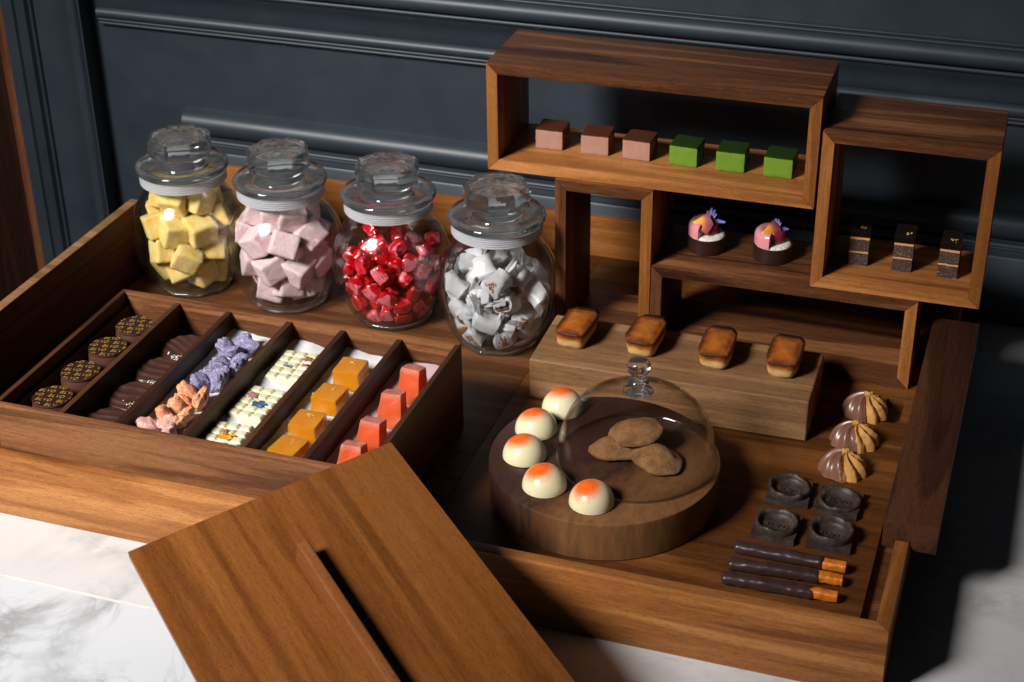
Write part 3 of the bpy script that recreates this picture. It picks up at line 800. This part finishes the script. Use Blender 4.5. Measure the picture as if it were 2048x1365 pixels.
# trough 6: tall red jellies with frosted tips
for i, (x, y) in enumerate(((-34.95,13.3),(-34.95,9.75),(-34.95,6.2),(-35.0,3.1))):
    bm = bmesh.new()
    hexa([(-.95,-.85,0),(.95,-.85,0),(.95,.75,0),(-.95,.75,0),(-.68,-.55,2.7),(.68,-.55,2.7),(.68,.55,2.7),(-.68,.55,2.7)], bm)
    bmesh.ops.subdivide_edges(bm, edges=bm.edges, cuts=8, use_grid_fill=True)
    displace(bm, .06, 1.0, i); displace(bm, .035, 9, i)
    o = finish('red_jelly', bm, REDJ, None, (x, y, FZ+.25), (R(-14-3*(i%2)),0,R((-5,4,-3,2)[i])), True, 50)
    tag(o, ['tall red jelly with frosted top, farthest back', 'tall red jelly with frosted top, second from the back', 'tall red jelly with frosted top, third from the back', 'tall red jelly with frosted top, front one beside the lid corner'][i], 'jelly', 'red jellies in the sixth trough')

# ------------------------------------------------------------------ tray lid leaning in the foreground
A = Vector((-43.98,-9.52,7.39)); ex = Vector((.66696,.73542,.11968)); ey = Vector((-.74482,.6537,.13387)); ez = Vector((.02022,-.17843,.98374))
M = Matrix((( *[ex.x, ey.x, ez.x],), (*[ex.y, ey.y, ez.y],), (*[ex.z, ey.z, ez.z],)))
lid = thing('tray_lid', 'flat walnut lid with bar handle leaning over the tray corner', 'lid', A, M.to_euler())
LW = 17.64; LL = 41
box('lid_panel', 0, LW, -LL, 0, -.62, 0, wd('lid', 'Y', rings=.8, fig=.75), lid, bev=.06)
bm = prism([(8.3,.0),(9.28,.0),(9.25,1.22),(9.17,1.3),(8.62,1.3),(8.55,1.22)][::-1], -LL+5.6, -6.1, 'Y'); bevel(bm, .05)
finish('handle', bm, wd('handle', 'Y', fig=.6), lid, smooth=True, angle=40)

# ------------------------------------------------------------------ chocolate and matcha cubes
def dusted(name, side, top):
    t = NT(name); v = t.coord(rnd=False); s = t.sep(v)
    geo = t.n('ShaderNodeNewGeometry'); nz = t.sep(geo.outputs['Normal'])
    n = t.noise(t.coord(), 5, 4, .7)
    e = t.ramp(t.math('ADD', s[2], t.math('MULTIPLY_ADD', n, .12, c=-.06)), [(.0,0.),(1.0,1.)])
    k = t.ramp(t.math('ADD', t.math('MULTIPLY', s[2], .5), t.math('MULTIPLY', n, .05)), [(.78,0.),(.80,1.)])
    right_shade = t.ramp(t.math('ADD', t.math('MULTIPLY', s[0], .4), t.math('MULTIPLY_ADD', n, .05, c=.0)), [(.445,0.),(.47,1.)])  # right face takes the dark top tone too: its shade put into the colour
    k = t.math('MAXIMUM', k, right_shade)
    c = t.mix(k, t.mix(n, side, tuple(q*.85 for q in side)), top)
    t.set(Base_Color=c, Roughness=.95, Normal=t.bump(t.noise(t.coord(), 11, 4, .75), .45, .06)); t.b.inputs['Specular IOR Level'].default_value = .1
    return t.m
PINK = dusted('cocoa_cube', (.46,.245,.18), (.075,.020,.010)); GRN = dusted('matcha_cube', (.165,.30,.03), (.013,.034,.004))
nm = [('cocoa', 'leftmost'), ('cocoa', 'middle'), ('cocoa', 'rightmost'), ('matcha', 'leftmost'), ('matcha', 'middle'), ('matcha', 'rightmost')]
for i, xc in enumerate((-32.25,-28.6,-25.2,-21.5,-17.95,-14.3)):
    g = i > 2
    bm = rounded_cube(2.2, 2.2, 1.62, 8, .09, .035, 2.0, i)
    bmesh.ops.translate(bm, vec=(0,0,.82), verts=bm.verts)
    o = finish('matcha_cube' if g else 'cocoa_cube', bm, GRN if g else PINK, None, (xc, 37.5, 16.07), (0,0,R((1,3,-2,-3,1,-1)[i])), True, 35)
    tag(o, ('bright green matcha dusted cube, %s of three green ones on the top shelf' if g else 'pinkish brown cocoa dusted cube, %s of three on the top shelf') % nm[i][1], 'chocolate cube', 'cubes on the top shelf')

# ------------------------------------------------------------------ tartlets
SHELL = plain('tart_shell', (.028,.011,.007), .36, .4, var=.2)
CREAM = plain('white_cream', (.80,.77,.68), .6, .3, bump=(4,.9,.2), sss=.2, sscale=.1)
PNK = plain('pink_glaze', (.72,.27,.30), .2, .5, coat=.5, sss=.2, sssr=(1,.4,.4), sscale=.15)
JAM = plain('berry_jelly', (.22,.015,.03), .2, .5, coat=.5, bump=(5,.5,.1))
def petal_mat(name, stops, axis=0, sc=1.0, streak=None):
    t = NT(name); s = t.sep(t.coord(rnd=False))
    r = t.math('MULTIPLY', t.math('SQRT', t.math('ADD', t.math('MULTIPLY', s[0], s[0]), t.math('MULTIPLY', s[1], s[1]))), sc)
    c = t.ramp(r, stops)
    t.set(Base_Color=c, Roughness=.6); t.b.inputs['Subsurface Weight'].default_value = .0
    return t.m
VIO = petal_mat('viola_petal', [(0.,(.85,.80,.30)),(.12,(.75,.55,.05)),(.25,(.85,.36,.01)),(.55,(.80,.30,.02)),(.8,(.42,.09,.05)),(1.,(.25,.05,.09))], sc=.75)
BLU = petal_mat('cornflower_petal', [(0.,(.45,.42,.75)),(.5,(.13,.15,.62)),(1.,(.30,.34,.72))], sc=.9)
def tart(loc, seed, label):
    k = thing('tartlet', label, 'tartlet', loc, (0,0,R(seed*14)), 'chocolate tartlets on the low frame')
    finish('chocolate_cup', lathe([(0,0),(1.44,0),(1.5,.05),(1.5,1.24),(1.42,1.24),(1.40,1.05),(0,1.05)], 64), SHELL, k, smooth=True, angle=40)
    bm = bmesh.new(); lathe([(1.40,1.1),(1.40,1.24),(1.2,1.38),(.6,1.42),(0,1.42)], 48, None, bm); displace(bm, .05, 5, seed)
    finish('cream', bm, CREAM, k, smooth=True)
    # crescent of pink glaze on the left, berry jelly in the middle
    bm = bmesh.new(); rings = []
    n = 30; cs = [(-.5,0),(-.5,.85),(-.38,1.02),(-.1,1.12),(.2,1.08),(.36,.9),(.42,.6),(.42,0)]
    for i in range(n+1):
        a = R(88+165*i/n); w = 1.0
        rings.append([bm.verts.new(((1.05+o*w)*math.cos(a), (1.05+o*w)*math.sin(a), 1.3+z)) for o, z in cs])
    for p, q in zip(rings, rings[1:]):
        for i in range(len(cs)-1): bm.faces.new((p[i], p[i+1], q[i+1], q[i]))
    bm.faces.new(rings[0]); bm.faces.new(rings[-1][::-1]); bmesh.ops.recalc_face_normals(bm, faces=bm.faces)
    finish('pink_glaze', bm, PNK, k, smooth=True, angle=50)
    bm = lathe([(.75,1.3),(.78,2.1),(.7,2.3),(.4,2.4),(0,2.4)], 40); displace(bm, .04, 3, seed)
    finish('berry_jelly', bm, JAM, k, (.12,.05,0), smooth=True)
    # orange viola petal: fan with a bent rim
    bm = bmesh.new(); c0 = bm.verts.new((0,0,0)); g = []
    for r_ in (.33,.66,.9,1.05):
        row = []
        for i in range(15):
            a = R(-38+76*i/14); rr_ = r_*1.5*(1-.12*abs(math.sin(3*a)))
            row.append(bm.verts.new((rr_*math.cos(a), rr_*math.sin(a), .10*math.sin(4*a)*r_-.25*r_*r_)))
        g.append(row)
    for i in range(14): bm.faces.new((c0, g[0][i], g[0][i+1]))
    for p, q in zip(g, g[1:]):
        for i in range(14): bm.faces.new((p[i], q[i], q[i+1], p[i+1]))
    finish('orange_petal', bm, VIO, k, (-1.0,-.85,2.45), (R(58), R(-6), R(-4 if seed == 0 else 12)), True)
    bm = bmesh.new(); rr = random.Random(seed+3)
    for i in range(6):
        a = R((-20, 40, 62, 80, 105, 140)[i]+seed*12); L = (1.5,.8,1.0,1.05,.75,.55)[i]*(1 if seed == 0 else .78); d = Vector((math.cos(a)*.9, 0, math.sin(a)*.95 if i else -.15)); w = Vector((0,.13,0))+Vector((-d.z,0,d.x))*.13
        p = [Vector((0,0,0)), d*L*.5+w, d*L+w*.3, d*L*.93, d*L-w*.4, d*L*.5-w]
        bm.faces.new([bm.verts.new(q+Vector((0,.06*i,0))) for q in p])
    finish('blue_petals', bm, BLU, k, (.15,-.1,2.5), (0,0,R(18)), False)
tart((-19.62, 37.5, 8.9), 0, 'dark tartlet with flower petals, left one with a long blue petal')
tart((-14.42, 37.5, 8.9), 1, 'dark tartlet with upright orange petal, right one beside the square frame')

# ------------------------------------------------------------------ layered cakes
def sponge():
    t = NT('cocoa_sponge'); v = t.coord()
    n = t.noise(v, 7, 5, .75); g = t.ramp(t.noise(v, 11, 2, .6), [(.58,0.),(.66,1.)])
    t.set(Base_Color=t.mix(g, t.mix(n, (.02,.010,.006), (.12,.062,.042)), (.42,.32,.27)), Roughness=.7, Normal=t.bump(n, 1.0, .2)); return t.m
SPO = sponge(); CRM = plain('caramel_cream', (.72,.36,.15), .45, .4, bump=(3,.5,.1)); GLZ = plain('dark_glaze', (.010,.005,.004), .12, .5)
for i, (x, y, rz) in enumerate(((-7.85,37.55,4),(-4.55,37.5,2),(-1.15,37.45,-1))):
    k = thing('layer_cake', ['slim dark layered cake slice, left and most shaded of three', 'slim dark layered cake slice, middle of three with bright gold', 'slim dark layered cake slice, rightmost in the square frame'][i], 'cake', (x, y, 9.77), (0,0,R(rz)), 'layered cake slices in the square frame')
    z = 0
    for nme, h, m, gsz in (('sponge_layer', 1.02, SPO, 0), ('cream_layer', .14, CRM, -.01), ('sponge_layer', .98, SPO, 0), ('cream_layer', .22, CRM, -.01), ('glaze', .42, GLZ, .03)):
        bm = bx(-.72-gsz, .72+gsz, -1.2-gsz, 1.2+gsz, z, z+h); bmesh.ops.subdivide_edges(bm, edges=bm.edges, cuts=6, use_grid_fill=True)
        if m is not GLZ: displace(bm, .045, 2.6, i)
        else: bevel(bm, 0)
        finish(nme, bm, m, k, smooth=True, angle=40); z += h
    leafbits(k, [(.1,-.5,z+.02),(.3,-.45,z+.02)], i, .12)

# ------------------------------------------------------------------ financiers
def baked(name, pale, gold, dark, top):
    t = NT(name); v = t.coord(rnd=False); s = t.sep(v); vr = t.coord()
    n = t.noise(vr, 2.0, 5, .65); f = t.noise(vr, 13, 3, .7)
    ax = t.math('MULTIPLY', t.math('ABSOLUTE', s[0]), 1/1.22); ay = t.math('MULTIPLY', t.math('ABSOLUTE', s[1]), 1/2.15)
    e = t.math('MAXIMUM', t.math('POWER', ax, 3.0), t.math('POWER', ay, 4.0))
    z = t.math('MULTIPLY', s[2], 1/top)
    side = t.math('MULTIPLY_ADD', t.math('SUBTRACT', z, .42), 2.0, True, 0)     # browning climbs the sides
    k = t.math('MULTIPLY', side, t.math('MULTIPLY_ADD', e, .75, c=.34))
    k = t.math('ADD', k, t.math('MULTIPLY_ADD', n, .6, c=-.27), True)
    c = t.ramp(k, [(.05,pale),(.30,gold),(.55,(gold[0]*.62,gold[1]*.42,gold[2]*.4)),(.85,dark)])
    t.set(Base_Color=t.mix(t.math('MULTIPLY', f, .25), c, tuple(q*.5 for q in gold)), Roughness=.55, Normal=t.bump(t.math('ADD', f, n), .5, .08)); t.b.inputs['Specular IOR Level'].default_value = .35
    return t.m
FIN = baked('financier_crust', (.66,.42,.17), (.46,.150,.018), (.035,.010,.004), 1.6)
fl = ['golden baked finger cake, leftmost on the block beside the white jar', 'golden baked finger cake, second from left, partly behind the glass knob', 'golden baked finger cake, third from left on the block', 'golden baked finger cake, rightmost on the block']
for i, (x, y, rz) in enumerate(((-27.25,27.95,-3),(-21.95,28.35,-2),(-16.45,28.25,2),(-11.45,28.5,1))):
    bm = bx(-1,1,-1,1,-1,1); bmesh.ops.subdivide_edges(bm, edges=bm.edges, cuts=11, use_grid_fill=True)
    for v in bm.verts:
        u = v.co.copy(); e = 5
        rr_ = (abs(u.x)**e+abs(u.y)**e)**(1/e); q = max(abs(u.x), abs(u.y))
        if rr_ > 0: u.x *= q/rr_; u.y *= q/rr_
        h = (u.z+1)/2; tp = .86+.16*h
        if h < .15: tp *= .93
        z = h*1.45
        if u.z > .99:
            d = max(abs(u.x), abs(u.y)); z = 1.36+.13*d**8+.30*max(0, 1-d)**.8 - .10*(1 if .7 < d < .95 else 0)
        v.co = Vector((u.x*1.2*tp, u.y*2.15*tp, z))
    displace(bm, .07, 1.0, i); displace(bm, .02, 7, i)
    o = finish('financier', bm, FIN, None, (x, y, 4.66), (0,0,R(rz)), True)
    tag(o, fl[i], 'small cake', 'finger cakes on the wooden block')

# ------------------------------------------------------------------ domes on the round board
def dome_mat():
    t = NT('sprayed_white_chocolate'); v = t.coord(rnd=False)
    d = t.n('ShaderNodeVectorMath', operation='DISTANCE'); t.l(v, d.inputs[0]); d.inputs[1].default_value = (-.38, .12, 1.42)
    n = t.noise(t.coord(), 2.5, 3, .6)
    dd = t.math('MULTIPLY', d.outputs['Value'], .4)
    k = t.ramp(t.math('ADD', dd, t.math('MULTIPLY_ADD', n, .12, c=-.06)), [(.20,1.),(.56,0.)], 'EASE')
    sp = t.ramp(t.noise(t.coord(), 8, 1, .5), [(.735,0.),(.76,1.)])
    near = t.ramp(dd, [(.4,1.),(.85,0.)])
    c = t.mix(k, (.74,.66,.42), (.86,.13,.012)); c = t.mix(t.math('MULTIPLY', sp, near), c, (.42,.06,.02))
    t.set(Base_Color=c, Roughness=.24); t.b.inputs['Subsurface Weight'].default_value = .25; t.b.inputs['Subsurface Radius'].default_value = (1,.8,.4)
    t.b.inputs['Subsurface Scale'].default_value = .15*U; return t.m
DOM = dome_mat()
dl = ['white dome sweet with orange blush, farthest back against the cloche', 'white dome sweet with orange blush, second from the back', 'white dome sweet with orange blush, leftmost of the five', 'white dome sweet with orange blush, between the leftmost and the front one', 'white dome sweet with orange blush, at the front of the board']
for i, (x, y) in enumerate(((-25.45,18.45),(-26.4,15.3),(-26.15,11.95),(-23.75,8.95),(-20.25,8.1))):
    pr = [(0,0),(1.42,0),(1.5,.06)]+[(1.5*math.cos(R(a))**.96, .06+1.50*math.sin(R(a))) for a in range(8, 88, 8)]+[(0,1.56)]
    o = finish('white_dome', lathe(spline(pr[2:], 2), 48), DOM, None, (x, y, BT+.0), (0,0,R(i*25-40)), True)
    tag(o, dl[i], 'bonbon', 'white and orange domes on the round board')

# ------------------------------------------------------------------ cloche and madeleines
CL = (-18.85, 14.05)
cl = thing('glass_cloche', 'clear glass cloche with ball knob over three brown shell cakes', 'cloche', (CL[0], CL[1], BT+.01))
pr = [(5.33,0),(5.36,.4),(5.33,1.1),(5.15,2.1),(4.7,3.2),(3.9,4.15),(2.9,4.8),(1.8,5.15),(.8,5.28),(.0,5.3)]
bm = lathe(spline(pr, 5), 96); lathe([(max(r-.14,0), z-.06 if z > 3 else z) for r, z in spline(pr, 5)], 96, None, bm)
finish('glass_dome', bm, CLOCHE, cl, smooth=True)
finish('rim', lathe([(5.34+.09*math.cos(R(a)), .10+.09*math.sin(R(a))) for a in range(0, 360, 40)], 96, close=True), thin_glass('rim_glass', edge=(.5,.52,.55), f0=.22, rough=.05), cl, smooth=True)
kn = spline([(0,5.32),(1.0,5.34),(.75,5.45),(.42,5.62),(.32,5.75),(.62,5.92),(.72,6.1),(.60,6.3),(.34,6.42),(.30,6.52),(.42,6.62),(.66,6.82),(.80,7.12),(.80,7.32),(.66,7.62),(.38,7.82),(0,7.9)], 5)
finish('knob', lathe([(max(r,0), z) for r, z in kn], 48), SOLID, cl, smooth=True)
MAD = NT('madeleine_crust'); v = MAD.coord(); n = MAD.noise(v, 1.2, 5, .65); f = MAD.noise(v, 6, 6, .8)
mz = MAD.sep(MAD.coord(rnd=False)); mr = MAD.ramp(MAD.math('MULTIPLY_ADD', f, .35, c=MAD.math('MULTIPLY', mz[2], .75)), [(.26,.35),(.55,1.0)])
MAD.set(Base_Color=MAD.mix(1.0, MAD.mix(MAD.math('MULTIPLY', f, .7), MAD.ramp(n, [(.3,(.20,.075,.022)),(.7,(.56,.27,.095))]), (.10,.036,.012)), mr, 'MULTIPLY'), Roughness=.55, Normal=MAD.bump(f, 1.0, .22))
for i, (x, y, z, rot, lb) in enumerate(((-20.3,14.2,BT+.02,(0,0,R(25)),'brown shell shaped cake, lower left of three under the glass'), (-17.5,13.9,BT+.02,(0,R(3),R(-30)),'largest brown shell shaped cake, lower right under the glass'), (-19.1,15.0,BT+1.15,(R(12),R(-10),R(12)),'brown shell shaped cake resting on top of the other two'))):
    bm = bmesh.new(); bmesh.ops.create_uvsphere(bm, u_segments=72, v_segments=32, radius=1)
    L, Wd = (2.3,1.6) if i == 1 else (2.05,1.45)
    for v in bm.verts:
        u = v.co.copy(); a = math.atan2(u.y, u.x+1.2); q = 1+.30*u.x-.10*u.x*u.x
        hz = .34*u.z if u.z > 0 else .30*u.z
        hz += (.62*math.exp(-((u.x+.05)**2*1.1+u.y**2)/.30) if u.z > 0 else 0)
        rd = .07*math.cos(14*a)*(1-u.z)*.6 if u.z < .5 else 0
        rho = max(.05, math.hypot(u.x, u.y)); fl = min(1.6, rho**-.30); q = 1+.10*u.x
        v.co = Vector((u.x*fl*(L+rd)*.92, u.y*fl*Wd*q*(1+rd*.6)*.95, hz+.32))
    displace(bm, .06, 1.1, i); displace(bm, .02, 6, i)
    o = finish('madeleine', bm, MAD.m, None, (x, y, z), rot, True); tag(o, lb, 'small cake', 'shell cakes under the cloche')

# ------------------------------------------------------------------ half-dipped swirl biscuits
BIS = plain('biscuit', (.52,.26,.075), .7, .25, bump=(10,.5,.06), var=.25); DIP = plain('milk_chocolate', (.19,.085,.055), .30, .45, var=.1, coat=.1)
for i, (x, y, rz, lb) in enumerate(((-5.35,29.25,-4,'piped swirl biscuit half dipped in chocolate, farthest back'), (-5.55,25.0,4,'piped swirl biscuit half dipped in chocolate, middle of three'), (-5.75,21.15,-6,'piped swirl biscuit half dipped in chocolate, nearest the dark squares'))):
    k = thing('swirl_biscuit', lb, 'biscuit', (x, y, 1.31), (0,0,R(rz)), 'half dipped swirl biscuits')
    nr, nt, NL = 30, 216, 9
    for part in ('chocolate_dip', 'biscuit'):
        dip = part == 'chocolate_dip'
        bm = bmesh.new(); rings = [[bm.verts.new((.25, .1, 1.62))]]
        for a in range(1, nr+1):
            q = a/nr; rg = []
            for b in range(nt):
                th_ = 2*math.pi*b/nt; f = (NL*th_/(2*math.pi)-1.15*q+i*.37) % 1.0
                rdg = 1-abs(2*f-1)**1.3 if not dip else .5+.5*math.cos(2*math.pi*(f-.5))
                R_ = 1.48*(1+(.20 if not dip else .10)*(rdg-.55)*q)*(1+.06*noise.noise(Vector((math.cos(th_)*1.5, math.sin(th_)*1.5, i*4.0))))
                h = 1.62*(1-q**2.6)**.60
                h = h*(1-(.30 if not dip else .17)*(1-rdg)*min(1, q*2.2)) + (.05 if dip else 0)
                rr_ = q*R_*(1.0 if not dip else 1.03)
                rg.append(bm.verts.new((.25*(1-q)+rr_*math.cos(th_)*1.12, .1*(1-q)+rr_*math.sin(th_)*.95, max(0, h))))
            rings.append(rg)
        for b in range(nt): bm.faces.new((rings[0][0], rings[1][b], rings[1][(b+1)%nt]))
        for p, q in zip(rings[1:], rings[2:]):
            for b in range(nt): bm.faces.new((p[b], q[b], q[(b+1)%nt], p[(b+1)%nt]))
        if not dip: displace(bm, .05, 3.0, i)
        n_ = Vector((1, .25, .15)).normalized()
        if dip: bmesh.ops.bisect_plane(bm, geom=bm.verts[:]+bm.edges[:]+bm.faces[:], plane_co=(.05,0,0), plane_no=n_, clear_outer=True)
        else: bmesh.ops.bisect_plane(bm, geom=bm.verts[:]+bm.edges[:]+bm.faces[:], plane_co=(-.15,0,0), plane_no=-n_, clear_outer=True)
        finish(part, bm, DIP if dip else BIS, k, smooth=True)

# ------------------------------------------------------------------ chocolate squares with cups
DK = NT('bloomed_chocolate'); v = DK.coord(); n = DK.ramp(DK.noise(v, 1.6, 5, .65), [(.4,0.),(.75,1.)])
DK.set(Base_Color=DK.mix(n, (.030,.018,.014), (.075,.055,.045)), Roughness=.5, Normal=DK.bump(DK.noise(v, 5, 4, .6), .3, .06)); DK.b.inputs['Specular IOR Level'].default_value = .4
sl = ['dark chocolate square with ragged cup, back left of four', 'dark chocolate square with thin rimmed cup, back right of four', 'dark chocolate square with cup, front left of four', 'dark chocolate square with deepest cup, front right of four']
for i, (x, y) in enumerate(((-8.75,17.15),(-5.3,16.9),(-8.8,12.85),(-5.2,12.95))):
    k = thing('chocolate_square', sl[i], 'chocolate', (x, y, 1.31), (0,0,R((3,-2,-2,1)[i])), 'stamped chocolate squares')
    bm = bx(-1.45,1.45,-1.45,1.45,0,.32); bmesh.ops.subdivide_edges(bm, edges=bm.edges, cuts=8, use_grid_fill=True)
    for v in bm.verts:
        if v.co.z > .1: v.co.z += .02+.10*(abs(v.co.x*v.co.y)/2.1)**2
        v.co.z += .05*(v.co.x/1.45)**2
    displace(bm, .03, 1.2, i)
    finish('slab', bm, DK.m, k, smooth=True, angle=40)
    H = (.42,.28,.45,.55)[i]
    bm = bmesh.new(); seg = 72; rings = []
    for (r_, z, wv) in ((1.30,.25,0),(1.36,.55,.4),(1.34,.35+H,1),(1.25,.42+H,1),(1.13,.36+H,1),(1.08,.6,.3),(1.04,.42,0),(0,.41,0)):
        rg = []
        for a in range(seg):
            th_ = 2*math.pi*a/seg; w2 = noise.noise(Vector((math.cos(th_)*1.6, math.sin(th_)*1.6, i*5.0)))
            w3 = noise.noise(Vector((math.cos(th_)*6, math.sin(th_)*6, i*3.0+1)))
            q = 1.07*r_*(1+.06*wv*w2+.02*wv*w3)
            rg.append(bm.verts.new((q*math.cos(th_), q*math.sin(th_)*.97, z+wv*(.22*w2+.06*w3))))
        rings.append(rg)
    for p, q in zip(rings, rings[1:]):
        for a in range(seg): bm.faces.new((p[a], p[(a+1)%seg], q[(a+1)%seg], q[a]))
    bmesh.ops.remove_doubles(bm, verts=bm.verts, dist=1e-4)
    finish('cup', bm, DK.m, k, smooth=True)
    bm = text_bm('BLVD', .62, .03, 0, 1.25); bmesh.ops.translate(bm, vec=(0,-.12,.45), verts=bm.verts)
    finish('stamped_letters', bm, DK.m, k, (0,0,0), (0,0,R(-4)))

# ------------------------------------------------------------------ chocolate dipped orange sticks
PEEL = plain('candied_orange', (.62,.17,.012), .35, .5, bump=(6,.6,.1), sss=.5, sssr=(1,.4,.05), sscale=.3, var=.35)
stl = ['chocolate dipped orange peel stick, farthest back of three', 'chocolate dipped orange peel stick, middle of three', 'chocolate dipped orange peel stick, nearest the tray front']
for i, (x, y, rz) in enumerate(((-8.0,9.65,-1.5),(-8.0,7.95,3),(-8.05,6.3,2.5))):
    k = thing('orange_stick', stl[i], 'sweet', (x, y, 1.31), (0,0,R(rz)), 'chocolate dipped orange sticks')
    def tube(x0, x1, r0, sq, seed, cap=True):
        bm = bmesh.new(); rings = []; n = 40
        for a in range(n+1):
            X = x0+(x1-x0)*a/n; d = min(X-x0, x1-X); e = 1 if not cap else min(1, math.sqrt(max(0, 1-(1-min(1, d/.25))**2))*.98+.02)
            rg = []
            for b in range(24):
                th_ = 2*math.pi*b/24; w = (abs(math.cos(th_))**sq+abs(math.sin(th_))**sq)**(-1/sq)
                rr_ = r0*e*w*(1+.16*noise.noise(Vector((X*.8, math.cos(th_), seed)))+.09*noise.noise(Vector((X*3, math.sin(th_)*2, seed))))
                rg.append(bm.verts.new((X, rr_*math.cos(th_), .46+rr_*math.sin(th_)*.92+.05*math.sin(X*.6+seed))))
            rings.append(rg)
        for p, q in zip(rings, rings[1:]):
            for b in range(24): bm.faces.new((p[b], p[(b+1)%24], q[(b+1)%24], q[b]))
        bm.faces.new(rings[0][::-1]); bm.faces.new(rings[-1]); return bm
    finish('chocolate_coat', tube(-3.05, 2.95, .43, 2.6, i), plain('stick_chocolate', (.040,.020,.020), .33, .5, var=.2) if i == 0 else bpy.data.materials['stick_chocolate'], k, smooth=True, angle=60)
    finish('orange_peel', tube(2.6, 4.3, .34, 4, i+5, False), PEEL, k, smooth=True, angle=50)
